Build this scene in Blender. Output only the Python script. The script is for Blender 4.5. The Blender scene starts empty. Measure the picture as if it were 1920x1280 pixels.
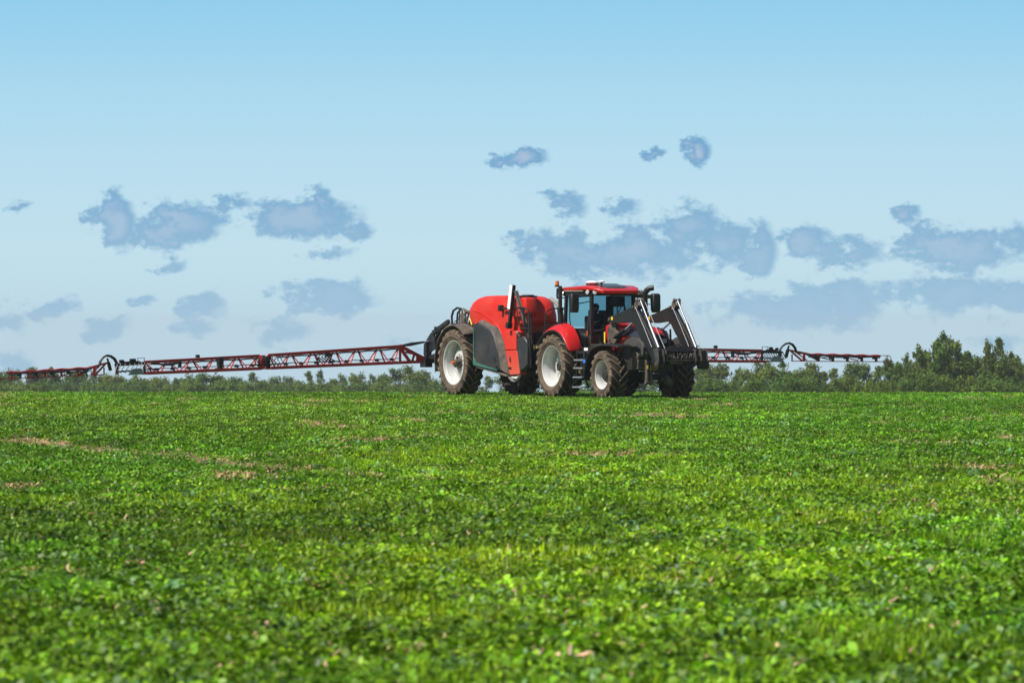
import bpy, bmesh, math, random
import numpy as np
from mathutils import Vector, Matrix
R = math.radians
S = bpy.context.scene
COL = S.collection
random.seed(4); RNG = np.random.default_rng(4)

# ---------------------------------------------------------------- camera
EYE = 2.10
FPX = 11600.0                      # focal length in pixels of a 1920 wide frame
PITCH = math.atan((640 - 609) / FPX)
cam = bpy.data.cameras.new('camera'); cam.sensor_width = 36; cam.lens = FPX / 1920 * 36
cam.clip_start = 1; cam.clip_end = 12000
cam.dof.use_dof = True; cam.dof.focus_distance = 172; cam.dof.aperture_fstop = 6.5
camo = bpy.data.objects.new('camera', cam); COL.objects.link(camo)
camo.location = (0, 0, EYE); camo.rotation_euler = (R(90) - PITCH, 0, 0)
S.camera = camo
# ---------------------------------------------------------------- world, sun, exposure
SUN_EL = R(53); SUN = Vector((-0.88, -0.475, 0)).normalized()
SUNV = Vector((SUN.x * math.cos(SUN_EL), SUN.y * math.cos(SUN_EL), math.sin(SUN_EL)))
S.view_settings.view_transform = 'Standard'; S.view_settings.look = 'None'
S.view_settings.exposure = 0.4; S.view_settings.gamma = 1.0
W = bpy.data.worlds.new('World'); S.world = W; W.use_nodes = True
nt = W.node_tree; nt.nodes.clear()
def N(t, nt_=None, **k):
    n = (nt_ or nt).nodes.new(t)
    for a, b in k.items(): setattr(n, a, b)
    return n
def math_(op, a, b=None, c=None, clamp=False, t=None):
    t = t or nt
    n = N('ShaderNodeMath', t, operation=op); n.use_clamp = clamp
    for i, v in enumerate((a, b, c)):
        if v is None: continue
        if isinstance(v, (int, float)): n.inputs[i].default_value = v
        else: t.links.new(v, n.inputs[i])
    return n.outputs[0]
def vmath(op, a, b=None, t=None):
    t = t or nt
    n = N('ShaderNodeVectorMath', t, operation=op)
    for i, v in enumerate((a, b)):
        if v is None: continue
        if isinstance(v, (tuple, list)): n.inputs[i].default_value = v
        else: t.links.new(v, n.inputs[i])
    return n.outputs['Value'] if op == 'LENGTH' else n.outputs[0]
def ramp(fac, stops, t=None, interp='LINEAR'):
    t = t or nt
    n = N('ShaderNodeValToRGB', t); n.color_ramp.interpolation = interp
    e = n.color_ramp.elements
    while len(e) < len(stops): e.new(0.5)
    for i, (p, c) in enumerate(stops):
        e[i].position = p; e[i].color = (c[0], c[1], c[2], 1) if hasattr(c, '__len__') else (c, c, c, 1)
    t.links.new(fac, n.inputs[0]); return n.outputs[0]
def srgb(r, g, b):
    f = lambda v: (v / 255 / 12.92) if v / 255 <= 0.04045 else ((v / 255 + 0.055) / 1.055) ** 2.4
    return (f(r), f(g), f(b))
tc = N('ShaderNodeTexCoord'); sep = N('ShaderNodeSeparateXYZ'); nt.links.new(tc.outputs['Generated'], sep.inputs[0])
ysafe = math_('MAXIMUM', sep.outputs[1], 0.05)
tx = math_('DIVIDE', sep.outputs[0], ysafe)      # tangent of the azimuth
tz = math_('DIVIDE', sep.outputs[2], ysafe)      # tangent of the elevation
sky = N('ShaderNodeTexSky', sky_type='NISHITA'); sky.sun_disc = False
sky.sun_elevation = SUN_EL; sky.sun_rotation = math.atan2(SUN.x, SUN.y)
sky.air_density = 1.0; sky.dust_density = 0.6; sky.ozone_density = 1.5
bg1 = N('ShaderNodeBackground'); nt.links.new(sky.outputs[0], bg1.inputs[0]); bg1.inputs[1].default_value = 0.055
# low sky: pale at the horizon, bluer above
el = math_('MULTIPLY', tz, FPX / 1000.0)          # 0 at eye level, 0.6 at three degrees
low = ramp(math_('DIVIDE', el, 1.2, clamp=True),
           [(0.0, srgb(190, 218, 232)), (0.12, srgb(194, 224, 237)), (0.24, srgb(186, 222, 239)), (0.36, srgb(172, 217, 239)), (0.52, srgb(144, 205, 237)), (1.0, srgb(78, 150, 212))])
p = N('ShaderNodeCombineXYZ')
nt.links.new(math_('MULTIPLY', tx, FPX / 1000.0), p.inputs[0]); nt.links.new(el, p.inputs[1])
P = p.outputs[0]
# small cumulus: (azimuth, height, half width, half height, weight), unit = 1000/FPX rad
CL = [(213,415,46,52,1.3),(330,420,88,44,1.2),(440,382,45,16,.8),(560,410,125,34,1.15),(600,380,42,24,1),(660,425,60,16,.8),(550,440,20,12,.7),(610,470,60,16,.75),
 (315,500,42,18,.95),(620,555,98,32,1.1),(100,582,90,22,.75),(200,607,62,24,.85),(375,573,62,26,.85),(375,615,50,20,.8),(270,563,42,12,.7),
 (540,620,75,26,.75),(40,385,30,14,.75),(20,612,38,26,.75),(30,680,70,26,.65),
 (982,298,52,18,1.05),(1228,294,24,13,.95),(1306,285,32,26,1.1),(1068,384,42,26,.9),(1170,382,42,20,.75),(1150,476,190,46,1.1),(1010,455,60,26,.95),
 (1290,425,80,38,1),(1345,455,110,38,1.05),(1425,470,38,52,1.1),(1500,455,62,34,1),(1590,478,75,30,1),(1700,403,34,15,.95),(1790,470,125,46,1.15),(1890,450,60,26,1),
 (1480,578,150,42,1.05),(1590,575,75,46,1.05),(1790,552,150,36,1.0),(1900,565,60,32,1),(1880,640,60,18,.7),(1380,372,-1,1,0),(780,650,80,18,.6)]
n1 = N('ShaderNodeTexNoise'); n1.inputs['Scale'].default_value = 15; n1.inputs['Detail'].default_value = 9; n1.inputs['Roughness'].default_value = 0.66
st = vmath('MULTIPLY', P, (1.0, 1.5, 1.0)); nt.links.new(st, n1.inputs['Vector'])
n2 = N('ShaderNodeTexNoise'); n2.inputs['Scale'].default_value = 5; n2.inputs['Detail'].default_value = 3; nt.links.new(P, n2.inputs['Vector'])
w1 = vmath('SUBTRACT', n1.outputs['Color'], (0.5, 0.5, 0.5)); w1 = vmath('MULTIPLY', w1, (0.10, 0.075, 0))
PW = vmath('ADD', P, w1)
acc = None
for (cx, cy, rx, ry, w) in CL:
    if w == 0: continue
    a = vmath('SUBTRACT', PW, ((cx - 960) / 1000, (609 - cy) / 1000, 0))
    a = vmath('MULTIPLY', a, (1000 / (rx * 1.30), 1000 / (ry * 1.55), 0))
    d = math_('MULTIPLY_ADD', vmath('LENGTH', a), -w, w)
    acc = d if acc is None else math_('MAXIMUM', acc, d)
dens = math_('ADD', math_('MAXIMUM', acc, -0.6), math_('MULTIPLY_ADD', n1.outputs['Fac'], 2.1, -1.08))
cov = N('ShaderNodeMapRange', interpolation_type='SMOOTHSTEP'); nt.links.new(dens, cov.inputs[0])
cov.inputs[1].default_value = 0.16; cov.inputs[2].default_value = 0.58; cov.inputs[4].default_value = 0.95
core = N('ShaderNodeMapRange', interpolation_type='SMOOTHSTEP'); nt.links.new(dens, core.inputs[0])
core.inputs[1].default_value = 0.45; core.inputs[2].default_value = 1.0
cm = N('ShaderNodeMix', data_type='RGBA'); nt.links.new(math_('MULTIPLY', core.outputs[0], n2.outputs['Fac']), cm.inputs[0])
cm.inputs[6].default_value = (*srgb(108, 162, 203), 1); cm.inputs[7].default_value = (*srgb(196, 208, 228), 1)
# clouds near the horizon are paler
hz = math_('DIVIDE', el, 0.32, clamp=True)
cm2 = N('ShaderNodeMix', data_type='RGBA'); nt.links.new(hz, cm2.inputs[0])
cm2.inputs[6].default_value = (*srgb(158, 196, 221), 1); nt.links.new(cm.outputs[2], cm2.inputs[7])
sm = N('ShaderNodeMix', data_type='RGBA'); nt.links.new(cov.outputs[0], sm.inputs[0]); nt.links.new(low, sm.inputs[6]); nt.links.new(cm2.outputs[2], sm.inputs[7])
bg2 = N('ShaderNodeBackground'); nt.links.new(sm.outputs[2], bg2.inputs[0]); bg2.inputs[1].default_value = 2 ** -0.4     # the low sky's colours are given as they appear at exposure 0
up = N('ShaderNodeMapRange', interpolation_type='SMOOTHSTEP'); nt.links.new(sep.outputs[2], up.inputs[0])
up.inputs[1].default_value = 0.056; up.inputs[2].default_value = 0.10
front = N('ShaderNodeMapRange'); nt.links.new(sep.outputs[1], front.inputs[0]); front.inputs[1].default_value = 0.3; front.inputs[2].default_value = 0.05
fac = math_('MAXIMUM', up.outputs[0], front.outputs[0])
mx = N('ShaderNodeMixShader'); nt.links.new(fac, mx.inputs[0]); nt.links.new(bg2.outputs[0], mx.inputs[1]); nt.links.new(bg1.outputs[0], mx.inputs[2])
wo = N('ShaderNodeOutputWorld'); nt.links.new(mx.outputs[0], wo.inputs[0])
sun = bpy.data.lights.new('sun', 'SUN'); sun.energy = 5.0; sun.angle = R(0.55); sun.color = (1.0, 0.955, 0.88)
suno = bpy.data.objects.new('sun', sun); COL.objects.link(suno); suno.location = (0, 0, 60)
suno.rotation_euler = SUNV.to_track_quat('Z', 'Y').to_euler()
try:
    S.cycles.use_denoising = True; S.cycles.denoising_input_passes = 'RGB_ALBEDO_NORMAL'
    S.cycles.transparent_max_bounces = 16; S.cycles.max_bounces = 6; S.cycles.sample_clamp_indirect = 5
except Exception: pass

# ---------------------------------------------------------------- materials
def mat(name, col, rough=0.6, metal=0.0, spec=0.5, dust=None, dust_amt=0.0, dust_scale=3.0, bump=0.0, bscale=40, coat=0.0, var=0.0, low_dust=None):
    m = bpy.data.materials.new(name); m.use_nodes = True; t = m.node_tree; b = t.nodes['Principled BSDF']
    b.inputs['Roughness'].default_value = rough; b.inputs['Metallic'].default_value = metal
    b.inputs['Specular IOR Level'].default_value = spec; b.inputs['Coat Weight'].default_value = coat
    b.inputs['Base Color'].default_value = (*col, 1)
    c = None
    tcn = N('ShaderNodeTexCoord', t)
    if var:
        n = N('ShaderNodeTexNoise', t); n.inputs['Scale'].default_value = dust_scale * 2.3; n.inputs['Detail'].default_value = 5
        t.links.new(tcn.outputs['Object'], n.inputs['Vector'])
        c = ramp(n.outputs['Fac'], [(0.3, tuple(v * (1 - var) for v in col)), (0.7, tuple(min(1, v * (1 + var)) for v in col))], t)
    if dust:
        n = N('ShaderNodeTexNoise', t); n.inputs['Scale'].default_value = dust_scale; n.inputs['Detail'].default_value = 8; n.inputs['Roughness'].default_value = 0.65
        t.links.new(tcn.outputs['Object'], n.inputs['Vector'])
        f = N('ShaderNodeMapRange', t); t.links.new(n.outputs['Fac'], f.inputs[0])
        f.inputs[1].default_value = 0.35; f.inputs[2].default_value = 0.75; f.inputs[4].default_value = dust_amt
        fo = f.outputs[0]
        if low_dust:          # mud splashed up from the ground: fades out with height above the ground
            sp = N('ShaderNodeSeparateXYZ', t); t.links.new(tcn.outputs['Object'], sp.inputs[0])
            g = N('ShaderNodeMapRange', t); t.links.new(math_('ADD', sp.outputs[2], math_('MULTIPLY', n.outputs['Fac'], 0.9, t=t), t=t), g.inputs[0])
            g.inputs[1].default_value = low_dust[0]; g.inputs[2].default_value = low_dust[1]; g.inputs[3].default_value = low_dust[2]; g.inputs[4].default_value = 0
            fo = math_('MAXIMUM', fo, math_('MULTIPLY', g.outputs[0], math_('MULTIPLY_ADD', n.outputs['Fac'], 0.8, 0.55, t=t), t=t), clamp=True, t=t)
        x = N('ShaderNodeMix', t, data_type='RGBA'); t.links.new(fo, x.inputs[0])
        if c: t.links.new(c, x.inputs[6])
        else: x.inputs[6].default_value = (*col, 1)
        x.inputs[7].default_value = (*dust, 1); c = x.outputs[2]
        r = N('ShaderNodeMapRange', t); t.links.new(fo, r.inputs[0]); r.inputs[3].default_value = rough; r.inputs[4].default_value = 0.9
        t.links.new(r.outputs[0], b.inputs['Roughness'])
    if c: t.links.new(c, b.inputs['Base Color'])
    if bump:
        n = N('ShaderNodeTexNoise', t); n.inputs['Scale'].default_value = bscale; n.inputs['Detail'].default_value = 4
        t.links.new(tcn.outputs['Object'], n.inputs['Vector'])
        bp = N('ShaderNodeBump', t); bp.inputs['Strength'].default_value = bump; bp.inputs['Distance'].default_value = 0.02
        t.links.new(n.outputs['Fac'], bp.inputs['Height']); t.links.new(bp.outputs[0], b.inputs['Normal'])
    return m
DUST = (0.30, 0.215, 0.14)
M = dict(
 red=mat('tractor_red', (0.56, 0.006, 0.010), 0.28, coat=0.6, dust=DUST, dust_amt=0.10),
 sred=mat('sprayer_red', (0.62, 0.013, 0.005), 0.42, spec=0.3, dust=(0.50, 0.17, 0.11), dust_amt=0.25, dust_scale=2.0, low_dust=(1.2, 2.1, 0.5)),
 boomred=mat('boom_red', (0.47, 0.010, 0.012), 0.4, dust=DUST, dust_amt=0.18, dust_scale=1.4),
 black=mat('black_plastic', (0.006, 0.0065, 0.008), 0.45, dust=DUST, dust_amt=0.05, dust_scale=4),
 frame=mat('black_frame', (0.008, 0.009, 0.012), 0.4, dust=DUST, dust_amt=0.06, dust_scale=5),
 dusty=mat('dusty_black', (0.035, 0.033, 0.034), 0.7, dust=(0.24, 0.18, 0.13), dust_amt=0.85, dust_scale=3.0, bump=0.3),
 chassis=mat('dirty_cast_iron', (0.006, 0.006, 0.006), 0.7, dust=(0.10, 0.075, 0.05), dust_amt=0.25, dust_scale=5),
 panel=mat('dark_panel', (0.013, 0.0145, 0.019), 0.5, dust=(0.12, 0.10, 0.085), dust_amt=0.35, dust_scale=2.0, low_dust=(0.9, 1.7, 0.35)),
 grey=mat('loader_grey', (0.010, 0.0115, 0.012), 0.45, spec=0.3, dust=(0.06, 0.05, 0.04), dust_amt=0.25, dust_scale=3),
 worn=mat('worn_bracket', (0.03, 0.028, 0.026), 0.6, dust=(0.22, 0.165, 0.115), dust_amt=0.65, dust_scale=7, bump=0.3),
 chrome=mat('chrome_rod', (0.30, 0.30, 0.32), 0.5, metal=1.0),
 silver=mat('galvanised', (0.26, 0.29, 0.32), 0.5, metal=0.3, dust=DUST, dust_amt=0.1),
 rim=mat('rim_silver', (0.60, 0.62, 0.62), 0.42, metal=0.2, dust=(0.42, 0.34, 0.25), dust_amt=0.45, dust_scale=5),
 tyre=mat('tyre_rubber', (0.040, 0.032, 0.026), 0.85, spec=0.2, dust=(0.215, 0.155, 0.105), dust_amt=1.0, dust_scale=2.6, bump=0.4, bscale=30),
 tread=mat('tread_rubber', (0.022, 0.019, 0.016), 0.9, spec=0.2, dust=(0.09, 0.065, 0.045), dust_amt=0.7, dust_scale=7, bump=0.4),
 lug=mat('tyre_lug', (0.055, 0.042, 0.032), 0.85, spec=0.2, dust=(0.29, 0.215, 0.145), dust_amt=1.0, dust_scale=4.5, bump=0.4),
 guard=mat('guard_grey', (0.028, 0.029, 0.031), 0.5, dust=(0.16, 0.12, 0.085), dust_amt=0.45, dust_scale=4),
 teal=mat('teal_trim', (0.008, 0.13, 0.10), 0.5, dust=DUST, dust_amt=0.3),
 white=mat('white_paint', (0.8, 0.8, 0.8), 0.35),
 yellow=mat('yellow_mark', (0.75, 0.55, 0.02), 0.5),
 dyellow=mat('dusty_yellow', (0.26, 0.20, 0.02), 0.6),
 blue=mat('blue_mark', (0.03, 0.16, 0.6), 0.5),
 hose=mat('grey_hose', (0.24, 0.22, 0.20), 0.6, dust=DUST, dust_amt=0.5),
 rubber=mat('rubber_hose', (0.014, 0.014, 0.016), 0.45),
 violet=mat('black_decal', (0.012, 0.008, 0.02), 0.3, coat=0.4),
 brass=mat('dirty_brass', (0.30, 0.19, 0.05), 0.45, metal=0.4),
 skin=mat('skin', (0.45, 0.25, 0.17), 0.6), hair=mat('dark_hair', (0.02, 0.013, 0.01), 0.7), cloth=mat('navy_clothes', (0.025, 0.035, 0.07), 0.85, var=0.3),
 trous=mat('dark_trousers', (0.03, 0.03, 0.035), 0.9), seatm=mat('seat_fabric', (0.03, 0.03, 0.035), 0.9),
 bark=mat('bark', (0.10, 0.085, 0.07), 0.9, var=0.4),
)
def lensmat(name, col, rough=0.1):
    m = mat(name, col, rough); b = m.node_tree.nodes['Principled BSDF']; b.inputs['Transmission Weight'].default_value = 0.15; return m
M['amber'] = lensmat('amber_lens', (0.8, 0.17, 0.01)); M['lamp'] = lensmat('lamp_lens', (0.55, 0.58, 0.6))
def glass(name, tint, refl=0.06):
    m = bpy.data.materials.new(name); m.use_nodes = True; t = m.node_tree; t.nodes.clear()
    tr = N('ShaderNodeBsdfTransparent', t); tr.inputs[0].default_value = (*tint, 1)
    gl = N('ShaderNodeBsdfGlossy', t); gl.inputs[1].default_value = 0.02
    fr = N('ShaderNodeFresnel', t); fr.inputs[0].default_value = 1.22
    mxx = N('ShaderNodeMixShader', t); t.links.new(math_('MULTIPLY', fr.outputs[0], 0.45, t=t), mxx.inputs[0]); t.links.new(tr.outputs[0], mxx.inputs[1]); t.links.new(gl.outputs[0], mxx.inputs[2])
    o = N('ShaderNodeOutputMaterial', t); t.links.new(mxx.outputs[0], o.inputs[0]); return m
M['glass'] = glass('cab_glass', (0.50, 0.72, 0.76)); M['wglass'] = glass('windscreen_glass', (0.28, 0.45, 0.55)); M['hatch'] = mat('hatch_glass', (0.05, 0.055, 0.06), 0.12, spec=0.6)

# ---------------------------------------------------------------- helpers
def tag(o, label=None, cat=None, group=None, kind=None):
    if label: o['label'] = label
    if cat: o['category'] = cat
    if group: o['group'] = group
    if kind: o['kind'] = kind
    return o
class MB:
    def __init__(s): s.v = []; s.f = []; s.mi = []; s.mats = []; s.cur = 0
    def use(s, m):
        if m not in s.mats: s.mats.append(m)
        s.cur = s.mats.index(m); return s
    def add(s, vs, fs):
        n = len(s.v); s.v += [tuple(v) for v in vs]; s.f += [tuple(i + n for i in f) for f in fs]; s.mi += [s.cur] * len(fs)
    def box(s, lo, hi, rot=None, piv=None):
        (a, b, c), (d, e, f) = lo, hi
        vs = [Vector(v) for v in [(a,b,c),(d,b,c),(d,e,c),(a,e,c),(a,b,f),(d,b,f),(d,e,f),(a,e,f)]]
        if rot is not None:
            pv = Vector(piv) if piv else Vector(((a+d)/2, (b+e)/2, (c+f)/2)); vs = [rot @ (v - pv) + pv for v in vs]
        s.add(vs, [(0,3,2,1),(4,5,6,7),(0,1,5,4),(1,2,6,5),(2,3,7,6),(3,0,4,7)]); return s
    def bar(s, p0, p1, w, h=None, upv=(0,0,1)):
        h = h or w; p0 = Vector(p0); p1 = Vector(p1); d = (p1 - p0).normalized(); u = Vector(upv)
        if abs(d.dot(u)) > 0.95: u = Vector((1,0,0))
        a = d.cross(u).normalized() * w / 2; b = a.cross(d).normalized() * h / 2
        vs = [p + x * a + y * b for p in (p0, p1) for x, y in ((-1,-1),(1,-1),(1,1),(-1,1))]
        s.add(vs, [(0,1,2,3),(7,6,5,4),(0,4,5,1),(1,5,6,2),(2,6,7,3),(3,7,4,0)]); return s
    def tube(s, pts, r, n=8, cap=True):
        pts = [Vector(p) for p in pts]; rs = r if hasattr(r, '__len__') else [r] * len(pts)
        u = None; rings = []
        for i, p in enumerate(pts):
            d = (pts[min(i+1, len(pts)-1)] - pts[max(i-1, 0)]).normalized()
            if u is None: u = d.orthogonal().normalized()
            else: u = (u - d * u.dot(d)).normalized()
            w = d.cross(u)
            rings.append([p + (u * math.cos(2*math.pi*k/n) + w * math.sin(2*math.pi*k/n)) * rs[i] for k in range(n)])
        vs = [v for g in rings for v in g]; fs = []
        for i in range(len(pts) - 1):
            for k in range(n): fs.append((i*n+k, i*n+(k+1) % n, (i+1)*n+(k+1) % n, (i+1)*n+k))
        if cap: fs += [tuple(range(n))[::-1], tuple((len(pts)-1)*n + k for k in range(n))]
        s.add(vs, fs); return s
    def prism(s, poly, y0, y1, ax='y'):        # polygon given in (x, z), extruded across
        n = len(poly)
        if ax == 'y': mk = lambda p, t: (p[0], t, p[1])
        elif ax == 'z': mk = lambda p, t: (p[0], p[1], t)
        else: mk = lambda p, t: (t, p[0], p[1])
        vs = [mk(p, y0) for p in poly] + [mk(p, y1) for p in poly]
        s.add(vs, [tuple(range(n)), tuple(range(2*n-1, n-1, -1))] + [(i, i+n, (i+1) % n + n, (i+1) % n) for i in range(n)]); return s
    def loft(s, secs, cap=True, closed=True):
        n = len(secs[0]); vs = [v for g in secs for v in g]; fs = []
        for i in range(len(secs) - 1):
            for k in range(n if closed else n - 1): fs.append((i*n+k, i*n+(k+1) % n, (i+1)*n+(k+1) % n, (i+1)*n+k))
        if cap and closed: fs += [tuple(range(n))[::-1], tuple((len(secs)-1)*n + k for k in range(n))]
        s.add(vs, fs); return s
    def rev(s, prof, c=(0,0,0), n=48, a0=0, a1=2*math.pi):   # profile (r, y) turned about the y axis through c
        full = abs(a1 - a0 - 2*math.pi) < 1e-6; m = n if full else n + 1
        secs = [[(c[0] + r*math.sin(a0+(a1-a0)*k/n), c[1] + y, c[2] + r*math.cos(a0+(a1-a0)*k/n)) for r, y in prof] for k in range(m)]
        if full: secs.append(secs[0])
        s.loft(secs, cap=False, closed=False); return s
    def ball(s, c, r, n=12, m=8):
        rr = r if hasattr(r, '__len__') else (r, r, r)
        secs = [[(c[0]+rr[0]*math.sin(math.pi*i/m)*math.cos(2*math.pi*k/n), c[1]+rr[1]*math.sin(math.pi*i/m)*math.sin(2*math.pi*k/n), c[2]-rr[2]*math.cos(math.pi*i/m)) for k in range(n)] for i in range(m+1)]
        s.loft(secs, cap=False); return s
    def build(s, name, m=None, parent=None, smooth=35, bevel=0, sub=0, solid=0):
        me = bpy.data.meshes.new(name); me.from_pydata(s.v, [], s.f)
        if s.mats:
            for q in s.mats: me.materials.append(q)
            me.polygons.foreach_set('material_index', s.mi)
        elif m: me.materials.append(m)
        bm = bmesh.new(); bm.from_mesh(me)
        bmesh.ops.remove_doubles(bm, verts=bm.verts, dist=1e-5)
        bmesh.ops.recalc_face_normals(bm, faces=bm.faces); bm.to_mesh(me); bm.free()
        if smooth:
            me.polygons.foreach_set('use_smooth', [True] * len(me.polygons))
            try: me.set_sharp_from_angle(angle=R(smooth))
            except Exception: pass
        o = bpy.data.objects.new(name, me); COL.objects.link(o)
        if parent: o.parent = parent
        if solid: q = o.modifiers.new('solid', 'SOLIDIFY'); q.thickness = solid; q.offset = 0
        if bevel: q = o.modifiers.new('bevel', 'BEVEL'); q.width = bevel; q.segments = 2; q.limit_method = 'ANGLE'; q.angle_limit = R(40)
        if sub: q = o.modifiers.new('sub', 'SUBSURF'); q.levels = sub; q.render_levels = sub
        return o
def empty(name, loc, rz=0, parent=None):
    o = bpy.data.objects.new(name, None); COL.objects.link(o); o.location = loc; o.rotation_euler = (0, 0, rz); o.empty_display_size = .3
    if parent: o.parent = parent
    return o
def children(o): return [c for c in COL.objects if c.parent == o]
def arc(cx, cz, r, a0, a1, n, y=0): return [(cx + r*math.sin(R(a0+(a1-a0)*i/n)), y, cz + r*math.cos(R(a0+(a1-a0)*i/n))) for i in range(n+1)]

# ================================================================ TERRAIN
def wav(x, y):
    return 0.035*np.sin(x*0.22 + 0.6*np.sin(y*0.05)) * np.sin(y*0.083+1.3) + 0.05*np.sin(y*0.062+0.4) * np.clip((150 - y) / 60, 0, 1)
def gz(x, y):
    x = np.asarray(x, float); y = np.asarray(y, float)
    base = -0.00045 * x * np.clip(y / 190, 0, 1) * 1.5
    d = np.clip(y - 181, 0, None)
    drop = np.where(d < 30, 0.00045 * d * d, 0.00045 * 900 + 0.027 * (d - 30))
    far = 0.00045*900 + 0.027*(300 - 30)
    drop = np.where(d < 300, drop, far + 0.0125 * (d - 300))
    return base + wav(x, y) * np.clip((168 - y) / 20, 0, 1) - drop
ys = np.concatenate([np.linspace(-60, 20, 6), np.linspace(22, 240, 180), np.geomspace(245, 2600, 40)])
tu = np.linspace(-1, 1, 61)
gv = []; gf = []
for j, y in enumerate(ys):
    hw = 60 + max(y, 0) * 0.45
    for u in tu: gv.append((u * hw, y, 0))
gv = np.array(gv); gv[:, 2] = gz(gv[:, 0], gv[:, 1])
nu = len(tu)
for j in range(len(ys) - 1):
    for i in range(nu - 1): a = j*nu + i; gf.append((a, a+1, a+nu+1, a+nu))
me = bpy.data.meshes.new('field_ground'); me.from_pydata(gv.tolist(), [], gf); me.polygons.foreach_set('use_smooth', [True]*len(gf))
gm = bpy.data.materials.new('field_soil'); gm.use_nodes = True; t = gm.node_tree; b = t.nodes['Principled BSDF']; b.inputs['Roughness'].default_value = 0.95; b.inputs['Specular IOR Level'].default_value = 0.1
g = N('ShaderNodeNewGeometry', t)
na = N('ShaderNodeTexNoise', t); na.inputs['Scale'].default_value = 9; na.inputs['Detail'].default_value = 6; t.links.new(g.outputs['Position'], na.inputs['Vector'])
nb = N('ShaderNodeTexNoise', t); nb.inputs['Scale'].default_value = 0.7; nb.inputs['Detail'].default_value = 4; t.links.new(g.outputs['Position'], nb.inputs['Vector'])
soil = ramp(na.outputs['Fac'], [(0.35, (0.10, 0.075, 0.05)), (0.6, (0.24, 0.17, 0.115))], t)
grn = ramp(na.outputs['Fac'], [(0.35, (0.02, 0.05, 0.008)), (0.65, (0.07, 0.14, 0.02))], t)
x = N('ShaderNodeMix', t, data_type='RGBA'); t.links.new(ramp(nb.outputs['Fac'], [(0.52, 1.0), (0.62, 0.25)], t), x.inputs[0]); t.links.new(soil, x.inputs[6]); t.links.new(grn, x.inputs[7])
t.links.new(x.outputs[2], b.inputs['Base Color'])
me.materials.append(gm); ground = bpy.data.objects.new('field_ground', me); COL.objects.link(ground); tag(ground, kind='structure')

# ---------------------------------------------------------------- crop plants (uncountable, one object)
def vnoise(x, y, sx, sy, seed):
    r = np.random.default_rng(seed).random((256, 256)); x = x / sx + 1000; y = y / sy + 1000
    xi = np.floor(x).astype(int); yi = np.floor(y).astype(int); fx = x - xi; fy = y - yi
    fx = fx*fx*(3-2*fx); fy = fy*fy*(3-2*fy); q = lambda a, b_: r[a % 256, b_ % 256]
    return (q(xi, yi)*(1-fx) + q(xi+1, yi)*fx)*(1-fy) + (q(xi, yi+1)*(1-fx) + q(xi+1, yi+1)*fx)*fy
def fbm(x, y, sx, sy, seed): return (vnoise(x, y, sx, sy, seed) + .5*vnoise(x, y, sx/2, sy/2, seed+1) + .25*vnoise(x, y, sx/4, sy/4, seed+2)) / 1.75
def leafmat():
    m = bpy.data.materials.new('crop_leaf'); m.use_nodes = True; t = m.node_tree; b = t.nodes['Principled BSDF']
    a = N('ShaderNodeAttribute', t, attribute_type='INSTANCER', attribute_name='tint')
    l = N('ShaderNodeAttribute', t, attribute_name='lv')
    x = N('ShaderNodeMix', t, data_type='RGBA', blend_type='MULTIPLY'); x.inputs[0].default_value = 1.0
    t.links.new(a.outputs['Color'], x.inputs[6]); t.links.new(l.outputs['Color'], x.inputs[7])
    t.links.new(x.outputs[2], b.inputs['Base Color'])
    b.inputs['Roughness'].default_value = 0.45; b.inputs['Specular IOR Level'].default_value = 0.22
    tl = N('ShaderNodeBsdfTranslucent', t)
    y_ = N('ShaderNodeMix', t, data_type='RGBA', blend_type='MULTIPLY'); y_.inputs[0].default_value = 1.0; t.links.new(x.outputs[2], y_.inputs[6]); y_.inputs[7].default_value = (1.25, 1.35, 0.5, 1)
    t.links.new(y_.outputs[2], tl.inputs[0])
    ms = N('ShaderNodeMixShader', t); ms.inputs[0].default_value = 0.20; t.links.new(b.outputs[0], ms.inputs[1]); t.links.new(tl.outputs[0], ms.inputs[2])
    t.links.new(ms.outputs[0], t.nodes['Material Output'].inputs[0]); return m
LEAF = leafmat()
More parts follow.
